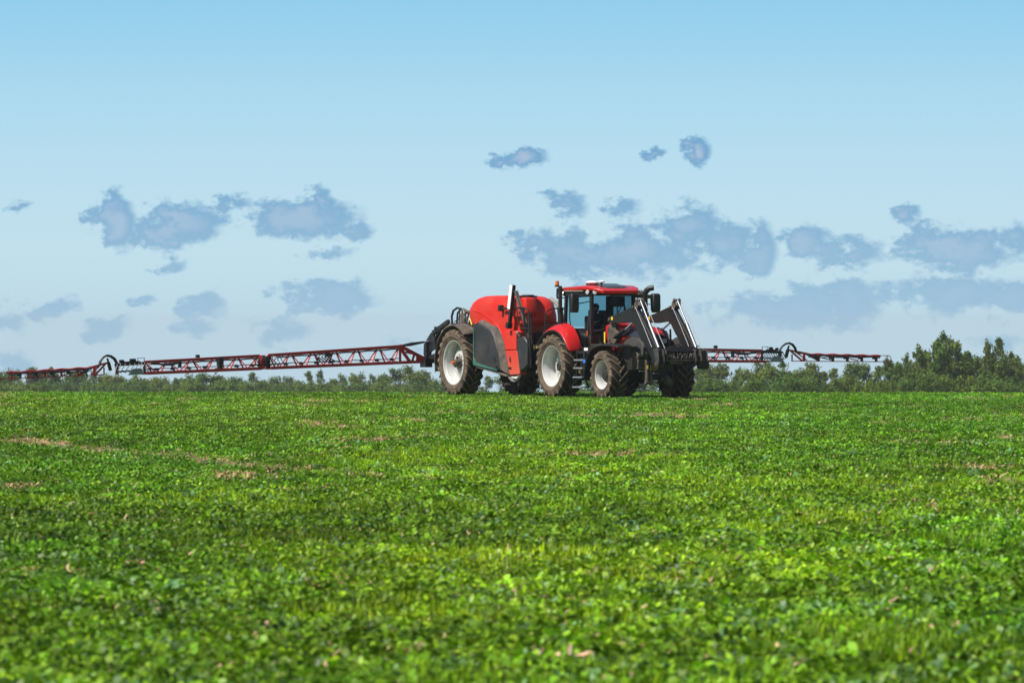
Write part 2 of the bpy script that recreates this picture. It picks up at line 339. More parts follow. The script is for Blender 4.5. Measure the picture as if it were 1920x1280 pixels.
def plant_mesh(name, kind, seed):
    rg = random.Random(seed); V = []; F = []; C = []
    def leaf(base, az, tilt, L, wd, curl, col):
        d = Vector((math.cos(az)*math.cos(tilt), math.sin(az)*math.cos(tilt), math.sin(tilt))); sd = Vector((-math.sin(az), math.cos(az), 0))
        roll = rg.uniform(-.6, .6); nrm = d.cross(sd); sd = (sd*math.cos(roll) + nrm*math.sin(roll)); nrm = d.cross(sd)
        n = len(V)
        prof = [(0, .06), (.3, .8), (.62, 1.0), (.88, .6)]
        for tt, ww in prof:
            c = base + d*L*tt - Vector((0,0,1))*curl*L*tt*tt
            V.extend([c + sd*wd*ww/2 - nrm*0.12*wd*ww, c - sd*wd*ww/2 - nrm*0.12*wd*ww])
        V.append(base + d*L - Vector((0,0,1))*curl*L)
        for i in range(3): F.append((n+2*i, n+2*i+1, n+2*i+3, n+2*i+2)); C.append(col)
        F.append((n+6, n+7, n+8)); C.append(col)
    if kind == 'leafy':
        for i in range(rg.randint(20, 26)):
            az = rg.uniform(0, 6.28); rr = rg.random()**.5*.085; h = rg.uniform(.012, .075)
            v = rg.uniform(.34, 1.22); col = (v*rg.uniform(.80, 1.08), v, v*rg.uniform(.7, 1.5))
            leaf(Vector((math.cos(az)*rr, math.sin(az)*rr, h)), az+rg.uniform(-1.2, 1.2), rg.uniform(.0, 1.15), rg.uniform(.03, .062), rg.uniform(.022, .042), rg.uniform(0, .5), col)
    elif kind == 'grass':
        for i in range(26):
            az = rg.uniform(0, 6.28); rr = rg.random()**.5*.06; v = rg.uniform(.7, 1.3)
            leaf(Vector((math.cos(az)*rr, math.sin(az)*rr, 0)), az+rg.uniform(-1.2, 1.2), rg.uniform(.9, 1.5), rg.uniform(.08, .15), rg.uniform(.006, .012), rg.uniform(0, .4), (v*1.05, v, v*.8))
    else:
        for i in range(16):
            az = rg.uniform(0, 6.28); rr = rg.random()**.5*.08; v = rg.uniform(.6, 1.4)
            leaf(Vector((math.cos(az)*rr, math.sin(az)*rr, rg.uniform(.005, .05))), az, rg.uniform(-.1, .8), rg.uniform(.03, .08), rg.uniform(.008, .03), rg.uniform(0, .7), (v, v, v))
    me = bpy.data.meshes.new(name); me.from_pydata([tuple(v) for v in V], [], F)
    at = me.attributes.new('lv', 'FLOAT_COLOR', 'FACE'); at.data.foreach_set('color', np.array([(c[0], c[1], c[2], 1) for c in C], np.float32).ravel())
    me.materials.append(LEAF); me.polygons.foreach_set('use_smooth', [True]*len(F)); return me
pcol = bpy.data.collections.new('crop_plant_kinds')
for i in range(12):
    k = 'leafy' if i < 8 else ('grass' if i < 10 else 'dry')
    o = bpy.data.objects.new('kind_%02d' % i, plant_mesh('crop_plant', k, 100+i)); pcol.objects.link(o)
PX = []; PY = []
def band(y0, y1, dens, margin):
    yy0, yy1 = y0, y1
    hwmax = yy1 * 0.0845 + margin; n = int(dens * 2 * hwmax * (yy1 - yy0))
    y = RNG.uniform(yy0, yy1, n); x = RNG.uniform(-hwmax, hwmax, n); k = np.abs(x) < y*0.0845 + margin
    PX.append(x[k]); PY.append(y[k])
band(31, 50, 82, 3.0); band(50, 80, 74, 3.0); band(80, 120, 72, 3.0); band(120, 170, 54, 2.5); band(170, 232, 44, 3)
# thinner sowing further out to both sides
n = 150000; y = RNG.uniform(24, 232, n); w_ = y*0.0845; x = RNG.uniform(-1, 1, n)*18; x = x + np.sign(x)*(w_ + 2.8)
PX.append(x); PY.append(y)
px_ = np.concatenate(PX); py_ = np.concatenate(PY)
# bare wheel track running obliquely and thin spots
def bare(x, y):
    c = np.interp(x, [-14, -8.9, -6.6, -4.2, -2.2, 1.0, 6], [118, 107.5, 101, 93.5, 87, 80, 72])   # y of the track at x
    tr = np.exp(-((y - c) / 1.5)**2) * np.clip((.2 - x) / 5, 0, 1) * (0.45 + 0.9*fbm(x, y, .8, 1.5, 31))
    sp = fbm(x, y, 1.3, 4.5, 11); sp2 = fbm(x, y, 9, 28, 13)
    s = np.clip((sp - 0.628 + 0.18*(sp2-0.5)) * 9, 0, 1)
    s3 = np.clip((fbm(x, y, .35, .8, 71) - 0.78) * 12, 0, 1)
    near = np.clip((y - 60) / 30, .15, 1)
    return np.clip(tr*1.25, 0, 1), np.maximum(s*near, s3*.8)
tr, sp = bare(px_, py_)
keep = RNG.random(len(px_)) > np.maximum(tr*0.75, sp*0.55)
px_, py_, tr, sp = px_[keep], py_[keep], tr[keep], sp[keep]
n = len(px_); z_ = gz(px_, py_)
n_big = fbm(px_, py_, 7, 22, 51); n_mid = .6*fbm(px_, py_, 1.1, 2.6, 61) + .4*fbm(px_, py_, .22, .5, 63); n_hue = fbm(px_, py_, 5, 14, 81)
r1 = RNG.random(n); r2 = RNG.random(n); r3 = RNG.random(n)
gA = np.array([0.090, 0.205, 0.006]); gB = np.array([0.142, 0.240, 0.007]); gC = np.array([0.100, 0.180, 0.050])
hue = np.clip((n_hue - .35) * 3.0 + (r1-.5)*.7, 0, 1)[:, None]
tint = gA*(1-hue) + gB*hue
blu = (r2 < 0.10 + .25*np.clip(n_mid-.5, 0, 1)*2)[:, None]; tint = np.where(blu, gC, tint)
# light and shade of the field's slopes, painted as darker and yellower leaf tint
ye = py_ + 1.5*np.sin(px_*.5) + 5*(vnoise(px_, py_, 3, 6, 17)-.5)
dk = np.clip((ye-56.5)/1.5, 0, 1) * np.clip((76-ye)/10, 0, 1) * np.clip((3.0-px_)/4, .15, 1); yl = np.clip((57-ye)/1.5, 0, 1) * np.clip((ye-44)/8, 0, 1)
tint = tint * 1.62 * (0.20 + 1.50*n_mid + 0.65*(n_big-.5))[:, None] * (0.55 + .90*r3)[:, None] * (1 - .38*dk)[:, None] * (1 + yl[:, None]*np.array([[.22, .10, 0]]))  # broad noise in the tint also paints the slopes' brightness
grassy = (fbm(px_, py_, 2.5, 5, 91) > .60) & (r1 < .30) & (py_ < 120)
dry = (RNG.random(n) < np.clip(0.085 + tr*0.8 + sp*0.75, 0, .92))
tan = np.where((RNG.random(n) < .45)[:, None], np.array([[.50, .37, .19]]), np.array([[.52, .33, .22]])) * (0.6 + .7*r2)[:, None]
tint = np.where(grassy[:, None], tint*np.array([[1.25, 1.1, .9]]), tint)
tint = np.where(dry[:, None], tan, tint)
kind = RNG.integers(0, 8, n); kind = np.where(grassy, 8 + RNG.integers(0, 2, n), kind); kind = np.where(dry, 10 + RNG.integers(0, 2, n), kind)
sc = (0.6 + 1.0*RNG.random(n)**1.5) * (0.85 + .4*n_mid) * np.interp(py_, [35, 80, 150, 230], [.92, .76, .62, .52]) * np.where(np.abs(px_) > py_*0.0845 + 3, 1.5, 1.0) * np.where(tr > .4, .7, 1)
rot = np.stack([RNG.normal(0, .12, n), RNG.normal(0, .12, n), RNG.uniform(0, 6.283, n)], 1)
me = bpy.data.meshes.new('crop_plants'); me.vertices.add(n); me.vertices.foreach_set('co', np.stack([px_, py_, z_], 1).astype(np.float32).ravel())
def attr(nm, ty, arr, key='value'): a = me.attributes.new(nm, ty, 'POINT'); a.data.foreach_set(key, arr.ravel())
attr('tint', 'FLOAT_VECTOR', tint.astype(np.float32), 'vector'); attr('rot', 'FLOAT_VECTOR', rot.astype(np.float32), 'vector')
attr('sc', 'FLOAT', sc.astype(np.float32)); attr('kid', 'INT', kind.astype(np.int32))
me.materials.append(LEAF)
crop = bpy.data.objects.new('crop_plants', me); COL.objects.link(crop)
tag(crop, 'low green leafy crop covering the whole field', 'crop', kind='stuff')
G = bpy.data.node_groups.new('scatter_crop', 'GeometryNodeTree')
G.interface.new_socket('Geometry', in_out='INPUT', socket_type='NodeSocketGeometry'); G.interface.new_socket('Geometry', in_out='OUTPUT', socket_type='NodeSocketGeometry')
gi = G.nodes.new('NodeGroupInput'); go = G.nodes.new('NodeGroupOutput'); ip = G.nodes.new('GeometryNodeInstanceOnPoints'); ci = G.nodes.new('GeometryNodeCollectionInfo')
ci.inputs['Collection'].default_value = pcol; ci.inputs['Separate Children'].default_value = True; ci.inputs['Reset Children'].default_value = True
def na_(nm, ty): q = G.nodes.new('GeometryNodeInputNamedAttribute'); q.data_type = ty; q.inputs[0].default_value = nm; return [o for o in q.outputs if o.name == 'Attribute' and o.enabled][0]
G.links.new(gi.outputs[0], ip.inputs['Points']); G.links.new(ci.outputs[0], ip.inputs['Instance']); ip.inputs['Pick Instance'].default_value = True
G.links.new(na_('kid', 'INT'), ip.inputs['Instance Index']); G.links.new(na_('rot', 'FLOAT_VECTOR'), ip.inputs['Rotation']); G.links.new(na_('sc', 'FLOAT'), ip.inputs['Scale'])
G.links.new(ip.outputs[0], go.inputs[0])
crop.modifiers.new('scatter', 'NODES').node_group = G

# ================================================================ TREES
def treeleaf(name, cols):
    m = bpy.data.materials.new(name); m.use_nodes = True; t = m.node_tree; b = t.nodes['Principled BSDF']
    oi = N('ShaderNodeObjectInfo', t); l = N('ShaderNodeAttribute', t, attribute_name='lv')
    c = ramp(oi.outputs['Random'], cols, t)
    x = N('ShaderNodeMix', t, data_type='RGBA', blend_type='MULTIPLY'); x.inputs[0].default_value = 1.0; t.links.new(c, x.inputs[6]); t.links.new(l.outputs['Color'], x.inputs[7])
    t.links.new(x.outputs[2], b.inputs['Base Color']); b.inputs['Roughness'].default_value = .7; b.inputs['Specular IOR Level'].default_value = .08
    tl = N('ShaderNodeBsdfTranslucent', t); t.links.new(x.outputs[2], tl.inputs[0])
    ms = N('ShaderNodeMixShader', t); ms.inputs[0].default_value = .35; t.links.new(b.outputs[0], ms.inputs[1]); t.links.new(tl.outputs[0], ms.inputs[2])
    t.links.new(ms.outputs[0], t.nodes['Material Output'].inputs[0]); return m
TL = treeleaf('tree_foliage', [(0.0, (0.085, 0.15, 0.022)), (0.35, (0.125, 0.18, 0.024)), (0.65, (0.09, 0.165, 0.03)), (1.0, (0.15, 0.19, 0.027))])
def tree_meshes(seed, shape):
    rg = np.random.default_rng(seed); r = random.Random(seed)
    tb = MB(); top = .93 if shape != 'bush' else .5
    tp = [(r.uniform(-.02, .02)*i, r.uniform(-.02, .02)*i, top*i/6) for i in range(7)]
    tb.tube(tp, [.022*(1-i/7)+.002 for i in range(7)], 6)
    clumps = []
    nc = {'tall': 44, 'round': 54, 'bush': 40, 'twin': 50}[shape]
    for i in range(nc):
        a = r.uniform(0, 6.28)
        if shape == 'tall': h = r.uniform(.10, .97); env = .20*min(1, (1-h)*2.2+.06)*min(1, h*2.5+.2)
        elif shape == 'twin': h = r.uniform(.10, .96); env = .24*min(1, (1-h)*1.7+.08)*min(1, h*2.5+.3)
        elif shape == 'round': h = r.uniform(.12, .93); env = .30*math.sqrt(max(0.02, 1-((h-.5)/.5)**2))
        else: h = r.uniform(.08, .8); env = .5*math.sqrt(max(0.02, 1-(h/.95)**2))
        rr = env * r.random()**.4; cx, cy = rr*math.cos(a), rr*math.sin(a)
        if shape == 'twin' and h > .55: cx += (.0 if r.random() < .55 else -.15)*((h-.4)/.5); h = h if cx > -.06 else .12+h*.75
        cr = r.uniform(.05, .09) * (1.35 if shape == 'bush' else 1) * (1 - .45*h if shape in ('tall', 'twin') else 1)
        clumps.append((cx, cy, h, cr))
        if r.random() < .6:
            zb = max(.1, h - .12 - rr*.5); k = min(6, zb/top*6); b0 = Vector(tp[int(k)])*(1-(k % 1)) + Vector(tp[min(6, int(k)+1)])*(k % 1)
            tb.tube([tuple(b0), ((b0.x+cx)/2, (b0.y+cy)/2, (zb+h)/2-.01), (cx, cy, h)], [.008, .005, .002], 4)
    V = []; F = []; C = []
    for (cx, cy, h, cr) in clumps:
        m = int(130 * (cr/.07)**2); shade = rg.uniform(.78, 1.22)
        d = rg.normal(size=(m, 3)); d /= np.linalg.norm(d, axis=1)[:, None]
        rad = cr * rg.uniform(.2, 1.5, m)**.8; pos = d*rad[:, None]*np.array([1.1, 1.1, .95]) + np.array([cx, cy, h])
        nr = d + rg.normal(0, .55, (m, 3)) + np.array([0, 0, .25]); nr /= np.linalg.norm(nr, axis=1)[:, None]
        u = np.cross(nr, rg.normal(size=(m, 3))); u /= np.linalg.norm(u, axis=1)[:, None]; w = np.cross(nr, u)
        sz = rg.uniform(.008, .018, m)[:, None]
        n0 = len(V)*4
        pass
        quad = np.stack([pos+u*sz*1.35, pos+w*sz*.85, pos-u*sz*1.35, pos-w*sz*.85], 1)
        V.extend(list(quad)); C.extend((shade*rg.uniform(.75, 1.25, m)).tolist())
    V = np.concatenate(V).reshape(-1, 3); nF = len(V)//4
    me = bpy.data.meshes.new('crown'); me.from_pydata(V.tolist(), [], [(4*i, 4*i+1, 4*i+2, 4*i+3) for i in range(nF)])
    at = me.attributes.new('lv', 'FLOAT_COLOR', 'FACE'); c = np.array(C, np.float32)
    at.data.foreach_set('color', np.stack([c*rg.uniform(.9, 1.15, nF), c, c*rg.uniform(.8, 1.2, nF), np.ones(nF)], 1).astype(np.float32).ravel())
    me.materials.append(TL)
    to = tb.build('trunk', M['bark']); trunk = to.data; bpy.data.objects.remove(to)
    return trunk, me
VAR = {s: [tree_meshes(10*i+k, s) for k in range(4)] for i, s in enumerate(('tall', 'round', 'twin', 'bush'))}
def tree(kind, az, top, dist, wide, label, group, sink=0):
    """az, top: direction of the crown's middle and tip as seen from the field edge (pixels of a 1920 px panorama), dist in metres"""
    ppm = FPX/dist; X = (az-960)/ppm; zt = EYE-(top-609)/ppm; zg = float(gz(X, dist)); h = zt-zg
    tm, cm_ = random.choice(VAR[kind])
    o = empty('bush' if kind == 'bush' else 'tree', (X, dist, zg), random.uniform(0, 6.28))
    base_w = {'tall': .46, 'round': .66, 'twin': .52, 'bush': 1.15}[kind]
    sw = (wide*(1.6 if kind == 'tall' and az > 1500 else 1.35)/ppm)/base_w
    for nm, m_ in (('trunk', tm), ('crown', cm_)):
        c = bpy.data.objects.new(nm, m_); COL.objects.link(c); c.parent = o; c.scale = (sw, sw, h)
    tag(o, label, 'bush' if kind == 'bush' else 'tree', group); return o
WORDS_T = {'tall': ['slim tall tree', 'narrow upright tree', 'slender pointed tree'], 'round': ['broad rounded tree', 'wide leafy tree', 'full crowned tree'], 'twin': ['forked ragged topped tree', 'uneven open crowned tree', 'split crowned airy tree'], 'bush': ['low spreading bush', 'olive green bush', 'low scrubby bush']}
def ordinal(i):
    o = ['first', 'second', 'third', 'fourth', 'fifth', 'sixth', 'seventh', 'eighth', 'ninth', 'tenth', 'eleventh', 'twelfth', 'thirteenth', 'fourteenth', 'fifteenth', 'sixteenth', 'seventeenth', 'eighteenth', 'nineteenth', 'twentieth']
    return o[i] if i < 20 else ('twenty-' + o[i-20] if i < 29 else 'thirtieth' if i == 29 else 'thirty-' + o[i-30])
def place(lst, group, where, frm):
    for i, (kind, az, top, wide, dist) in enumerate(lst):
        w = random.choice(WORDS_T[kind])
        tree(kind, az, top, dist, wide, '%s in %s, %s from %s' % (w, where, ordinal(i), frm), group)
leftT = [('round',-2,694,60,960),('round',78,696,60,960),('round',120,698,60,960),('round',195,702,60,960),('round',280,705,60,980),('round',350,708,60,980),('round',425,703,60,980),('round',-20,690,60,900),('round',18,689,44,900),('twin',60,682,50,900),('tall',98,686,34,910),('round',140,690,50,930),('tall',176,696,36,940),('round',215,698,50,940),('twin',258,697,46,930),('round',300,704,44,950),
 ('tall',332,707,34,960),('round',368,697,54,900),('twin',405,698,50,900),('round',445,704,46,930),('tall',474,696,34,910),('round',508,703,50,930),('round',545,703,44,930),('tall',578,694,30,900),('tall',600,691,26,900),
 ('twin',640,696,44,900),('round',670,696,40,910),('tall',697,701,28,940),('round',715,702,36,930),('twin',742,684,50,850),('round',778,682,58,850),('tall',800,694,34,880),('round',828,703,40,920),('round',870,702,60,920),('tall',915,704,40,930),('round',960,700,56,920),('twin',1000,703,50,920),('round',1045,704,60,930)]
place(leftT, 'trees of the low far treeline on the left', 'the low far treeline', 'the left')
rightT = [('round',1110,690,80,760),('round',1180,688,80,760),('tall',1240,686,50,750),('round',1290,684,70,740),('round',1345,676,74,720),('tall',1385,688,34,740),('round',1428,672,66,700),('twin',1470,676,50,700),('round',1508,676,66,700),('tall',1545,694,30,730),('tall',1562,688,32,700),('round',1598,674,60,680),
 ('tall',1625,684,30,680),('tall',1648,684,36,660),('round',1680,674,48,640),('tall',1700,662,30,620),('tall',1723,646,40,600),('twin',1772,622,60,590),('round',1700,676,60,615),('round',1745,662,64,605),('round',1790,660,64,600),('round',1868,656,56,610),('round',1890,664,56,605),('tall',1784,632,50,595),('tall',1760,634,44,592),('tall',1755,640,36,600),('tall',1796,648,34,600),('tall',1812,655,40,610),('tall',1735,656,40,610),('tall',1665,668,36,630),('round',1835,664,50,620),('tall',1852,636,30,600),('tall',1872,630,34,600),('tall',1894,656,26,610),('round',1918,664,50,620),('twin',1950,655,60,600),('round',2010,660,70,610),('tall',2050,650,40,600),('round',2110,664,80,610)]
place(rightT, 'trees of the wood on the right', 'the nearer wood right of the sprayer', 'the machine')
bl2 = [('bush', 10+i*47+random.uniform(-14, 14), 706+random.uniform(-4, 4), random.uniform(80, 110), 870+random.uniform(-20, 20)) for i in range(18)]
bl = [('bush', -15+i*49+random.uniform(-14, 14), 702+random.uniform(-5, 4), random.uniform(70, 100), 820+random.uniform(-30, 30)) for i in range(18)]
place(bl2, 'bushes below the low far treeline', 'the back scrub under the treeline', 'the left')
place(bl, 'bushes below the low far treeline', 'the scrub below the low far treeline', 'the left')
br = [('bush', 1318+i*44+random.uniform(-12, 12), 688+random.uniform(-8, 6), random.uniform(70, 105), 570+random.uniform(-20, 15)) for i in range(14)]
place(br, 'bushes below the wood on the right', 'the scrub before the right-hand wood', 'the loader')

# ================================================================ WHEELS
def lugs(mb, Rr, w, n, h, side, sweep=0.30, wl=0.055):
    # chevron bars: the middle of the tread leads, the shoulder trails
    for k in range(n):
        ph = 2*math.pi*(k + (0.5 if side > 0 else 0))/n
        prof = []
        for tt in (0.0, .3, .6, .88, 1.0):
            y = side*(-.02*w + tt*w*.53); a = ph + sweep*(1-tt)**1.15/Rr
            r = Rr - (0.03 if tt == 1.0 else 0) - (.012 if tt == .88 else 0)
            prof.append((y, a, r, .8 + .5*tt))
        prof.append((side*w*.535, ph-.01, Rr-.14, 1.0))
        secs = []
        for i, (y, a, r, ww) in enumerate(prof):
            wa = wl*ww/2/Rr
            rb = r - h - .03 if i < 5 else r - .01
            secs.append([((r)*math.sin(a-wa), y, (r)*math.cos(a-wa)), ((r)*math.sin(a+wa), y, (r)*math.cos(a+wa)),
                         (rb*math.sin(a+wa*1.35), y*(.985 if i > 3 else 1), rb*math.cos(a+wa*1.35)), (rb*math.sin(a-wa*1.35), y*(.985 if i > 3 else 1), rb*math.cos(a-wa*1.35))])
        mb.loft(secs)
def wheel(parent, c, Rr, w, rr, style, nl, phase=0, steer=0):
    """c = centre; outer face towards -y (mirror with rotation for the far side)"""
    far = c[1] > 0
    wh = empty('wheel', c, (math.pi if far else 0) + steer, parent); 
    mb = MB(); h = .055; Rc = Rr - h; hw = w/2
    side = [(rr*1.0, -hw*.80), (rr*1.02, -hw*.90), (rr*1.12, -hw*1.0), ((rr+Rc)/2, -hw*1.06), (Rc*.93, -hw*1.0), (Rc*.975, -hw*.93)]
    tread = [(Rc*.975, -hw*.93), (Rc, -hw*.8), (Rc+.008, 0), (Rc, hw*.8), (Rc*.975, hw*.93)]
    mb.use(M['tyre']).rev(side, n=64); mb.rev([(r, -y) for r, y in side][::-1], n=64)
    mb.use(M['tread']).rev(tread, n=64)
    mb.use(M['lug'])
    sw = .33*w/.6*(-1 if far else 1)
    lugs(mb, Rr, w, nl, h, -1, sw); lugs(mb, Rr, w, nl, h, 1, sw)
    mb.tube([(rr*1.2*math.sin(a), -hw*1.045, rr*1.2*math.cos(a)) for a in [2*math.pi*i/48 for i in range(49)]], .012, 5)
    ty = mb.build('tyre', parent=wh, smooth=30); ty.rotation_euler = (0, phase, 0)
    rm = MB(); rm.use(M['rim'])
    rm.rev([(rr*1.035, -hw*.84), (rr*1.045, -hw*.88), (rr*1.01, -hw*.90), (rr*.975, -hw*.86), (rr*.965, -hw*.72), (rr*.93, -hw*.62), (rr*.915, -hw*.30), (rr*.90, -hw*.05), (rr*.90, hw*.8)], n=64)
    if style == 'sprayer': dish = [(rr*.90, hw*.30), (rr*.80, hw*.24), (rr*.68, hw*.02), (rr*.50, -hw*.12), (rr*.34, -hw*.14), (0.01, -hw*.14)]; hy = -hw*.14
    elif style == 'rear': dish = [(rr*.90, hw*.40), (rr*.78, hw*.32), (rr*.62, hw*.15), (rr*.5, hw*.08), (rr*.42, hw*.14), (.01, hw*.14)]; hy = hw*.10
    else: dish = [(rr*.90, hw*.30), (rr*.74, hw*.22), (rr*.6, hw*.16), (.01, hw*.16)]; hy = hw*.14
    rm.rev(dish, n=64)
    rim = rm.build('rim', parent=wh, smooth=30)
    hb = MB()
    if style == 'sprayer':
        hb.use(M['worn']).rev([(.17, hy), (.17, hy-.05), (.10, hy-.08), (.10, hy-.17), (.06, hy-.19), (.01, hy-.19)], n=20)
        for k in range(5): a = k*1.257; hb.tube([(.14*math.sin(a), hy-.02, .14*math.cos(a)), (.14*math.sin(a), hy-.12, .14*math.cos(a))], .032, 8)
        hb.use(M['yellow'] if far else M['amber']).tube([(0, hy-.18, 0), (0, hy-.26, 0)], .045, 12)
        for k in range(10): a = k*.628; hb.use(M['worn']).tube([(.22*math.sin(a), hy+.0, .22*math.cos(a)), (.22*math.sin(a), hy-.03, .22*math.cos(a))], .016, 6)
    elif style == 'rear':
        hb.use(M['chassis']).rev([(.15, hy+.06), (.14, hy-.06), (.10, hy-.09), (.01, hy-.09)], n=20)
        hb.use(M['rim'])
        for k in range(10): a = k*.628; hb.tube([(.235*math.sin(a), hy+.02, .235*math.cos(a)), (.235*math.sin(a), hy-.04, .235*math.cos(a))], .022, 6)
    else:
        hb.use(M['chassis']).rev([(.24, hy), (.23, hy-.10), (.17, hy-.14), (.15, hy-.19), (.07, hy-.21), (.01, hy-.21)], n=20)
        for k in range(10): a = k*.628; hb.tube([(.20*math.sin(a), hy-.09, .20*math.cos(a)), (.20*math.sin(a), hy-.14, .20*math.cos(a))], .018, 6)
    hb.build('hub', parent=wh, smooth=30)
    return wh

# ================================================================ TRACTOR  (x forward, y to the driver's left, z up; origin under the rear axle)
HEAD = R(-62)
TX, TY = 2.19, 178.0
T = empty('tractor', (TX, TY, 0), HEAD)
tag(T, 'red farm tractor with black front loader arms driving over the crop', 'tractor')
wheel(T, (0, -.92, .92), .92, .62, .58, 'rear', 20, .1); wheel(T, (0, .98, .92), .92, .62, .58, 'rear', 20, .25)
wheel(T, (3.13, -1.03, .69), .69, .54, .40, 'front', 17, .1, R(-1)); wheel(T, (3.13, 1.12, .69), .69, .54, .40, 'front', 17, .3, R(-1))
m = MB(); m.box((-.5, -.32, .62), (2.0, .32, 1.25)); m.box((2.0, -.27, .75), (3.7, .27, 1.35)); m.box((-.2, -.7, .72), (.2, .75, 1.1)); m.box((2.95, -.85, .56), (3.3, .92, .80))
m.box((3.7, -.3, .55), (4.15, .3, 1.0)); m.box((-.75, -.4, .5), (-.4, .4, 1.5)); m.tube([(2.0, -.35, .62), (3.0, -.35, .62)], .1, 10)
m.tube([(-.75, 0, .55), (-1.5, 0, .55)], .06, 8); m.box((.6, -.62, .6), (1.0, -.3, 1.1)); m.ball((2.2, -.4, 1.0), (.35, .14, .22)); m.ball((3.13, 0, .66), (.3, .3, .22))
m.build('chassis', M['chassis'], T, bevel=.02)
# hood
def hsec(x, hw, zt, zb, r=.16):
    pts = [(-hw, zb), (-hw, zt-r)] + [(-hw + r - r*math.cos(a), zt - r + r*math.sin(a)) for a in (R(30), R(60), R(90))]
    pts += [(0, zt+.025)] + [(-q[0], q[1]) for q in pts[::-1]]
    return [(x, q[0], q[1]) for q in pts]
m = MB(); m.loft([hsec(1.5, .47, 2.16, 1.25), hsec(2.3, .46, 2.15, 1.25), hsec(3.2, .44, 2.09, 1.22), hsec(3.75, .41, 1.99, 1.2), hsec(3.98, .36, 1.88, 1.15, .2)])
hood = m.build('hood', M['red'], T, sub=1, smooth=40)
m = MB(); m.prism([(2.75, 1.88), (3.25, 2.04), (3.75, 1.93), (3.98, 1.72), (3.98, 1.25), (3.6, 1.27), (3.42, 1.58), (3.36, 1.80), (2.8, 1.79)], -.485, -.45); m.build('hood_vent', M['violet'], T, bevel=.01)
m = MB(); m.prism([(2.75, 1.88), (3.25, 2.04), (3.75, 1.93), (3.98, 1.72), (3.98, 1.25), (3.6, 1.27), (3.42, 1.58), (3.36, 1.80), (2.8, 1.79)], .45, .485); m.build('hood_vent', M['violet'], T, bevel=.01)
m = MB(); m.prism([(-.34, 1.05), (.34, 1.05), (.34, 1.72), (.2, 1.82), (-.2, 1.82), (-.34, 1.72)], 3.96, 4.02, 'x'); m.build('grille', M['black'], T, bevel=.01)
for s in (-1, 1):
    m = MB(); m.box((4.0, s*.24-.09, 1.58), (4.04, s*.24+.09, 1.70)); m.build('headlight', M['lamp'], T, bevel=.02)
# cab: pillars, glass, floor, roof
ZB = 1.42
cb = empty('cab', (0, 0, 0), 0, T)
m = MB()
def pil(p0, p1, w=.08, d=.10): m.bar(p0, p1, w, d)
for s in (-1, 1):
    pil((1.47, s*.69, 1.35), (1.45, s*.68, 3.02), .09, .11)
    pil((.02, s*.76, 2.0), (.06, s*.74, 3.05), .08, .09)
    m.tube([(.75, s*.765, 1.5), (.42, s*.775, 1.9), (.32, s*.78, 2.3), (.33, s*.78, 2.7), (.45, s*.77, 3.0)], .018, 6)   # curved door edge
    m.bar((0, s*.76, 2.98), (1.45, s*.70, 2.98), .09, .10); m.bar((.98, s*.72, 1.42), (1.47, s*.69, 1.42), .07, .08)
    m.bar((.02, s*.76, 2.13), (.55, s*.76, 2.0), .03, .05); m.bar((.55, s*.76, 2.0), (.98, s*.74, 1.42), .03, .05)
m.bar((1.46, -.69, 2.99), (1.46, .69, 2.99), .10, .12); m.bar((0.03, -.76, 2.99), (.03, .76, 2.99), .09, .1)
m.bar((1.5, -.69, 1.9), (1.62, -.35, 1.98), .05); m.bar((1.62, .35, 1.98), (1.5, .69, 1.9), .05)
m.box((.5, -.70, 1.1), (1.5, .70, 1.40)); m.box((-.02, -.74, 1.3), (.52, .74, 1.45)); m.prism([(-.02, 1.45), (.05, 2.0), (.02, 2.0), (-.06, 1.45)], -.72, .72)
m.build('cab_frame', M['black'], cb, bevel=.012)
m = MB(); m.box((.10, .28, 2.0), (.16, .70, 2.52)); m.box((.10, .52, 2.5), (.16, .70, 2.93)); m.box((.35, .60, 1.45), (1.0, .69, 2.28)); m.box((.5, .45, 2.62), (1.0, .66, 2.92)); m.tube([(.9, .62, 2.3), (1.1, .6, 2.6), (1.0, .55, 2.9)], .025, 6); m.build('interior_darkener', M['black'], cb, bevel=.02)  # black boxes added to darken the view through the far half of the windscreen
m = MB(); side = [(.07, 2.14), (.55, 2.02), (.98, 1.46), (1.44, 1.46), (1.42, 2.94), (.09, 2.94)]
for s in (-1, 1):
    m = MB(); m.add([(x, s*(.755 - .04*x), z) for x, z in side], [tuple(range(6))]); m.build('side_window', M['glass'], cb, smooth=0)
m = MB(); g_ = [(-.66, 1.48), (-.35, 1.6), (0, 1.64), (.35, 1.6), (.66, 1.48)]
m.loft([[(x, y, 1.85), (x-.04, y, 2.4), (x-.1, y, 2.93)] for y, x in g_], cap=False, closed=False); m.build('windscreen', M['wglass'], cb)
m = MB(); m.add([(.04, -.72, 2.05), (.04, .72, 2.05), (.06, .70, 2.93), (.06, -.70, 2.93)], [(0,1,2,3)]); m.build('rear_window', M['glass'], cb, smooth=0)
m = MB(); m.tube([(1.58, .05, 2.0), (1.55, .1, 2.4), (1.5, .3, 2.7)], .012, 5); m.tube([(1.60, .25, 2.05), (1.53, .38, 2.6)], .012, 5); m.build('wiper', M['black'], cb)
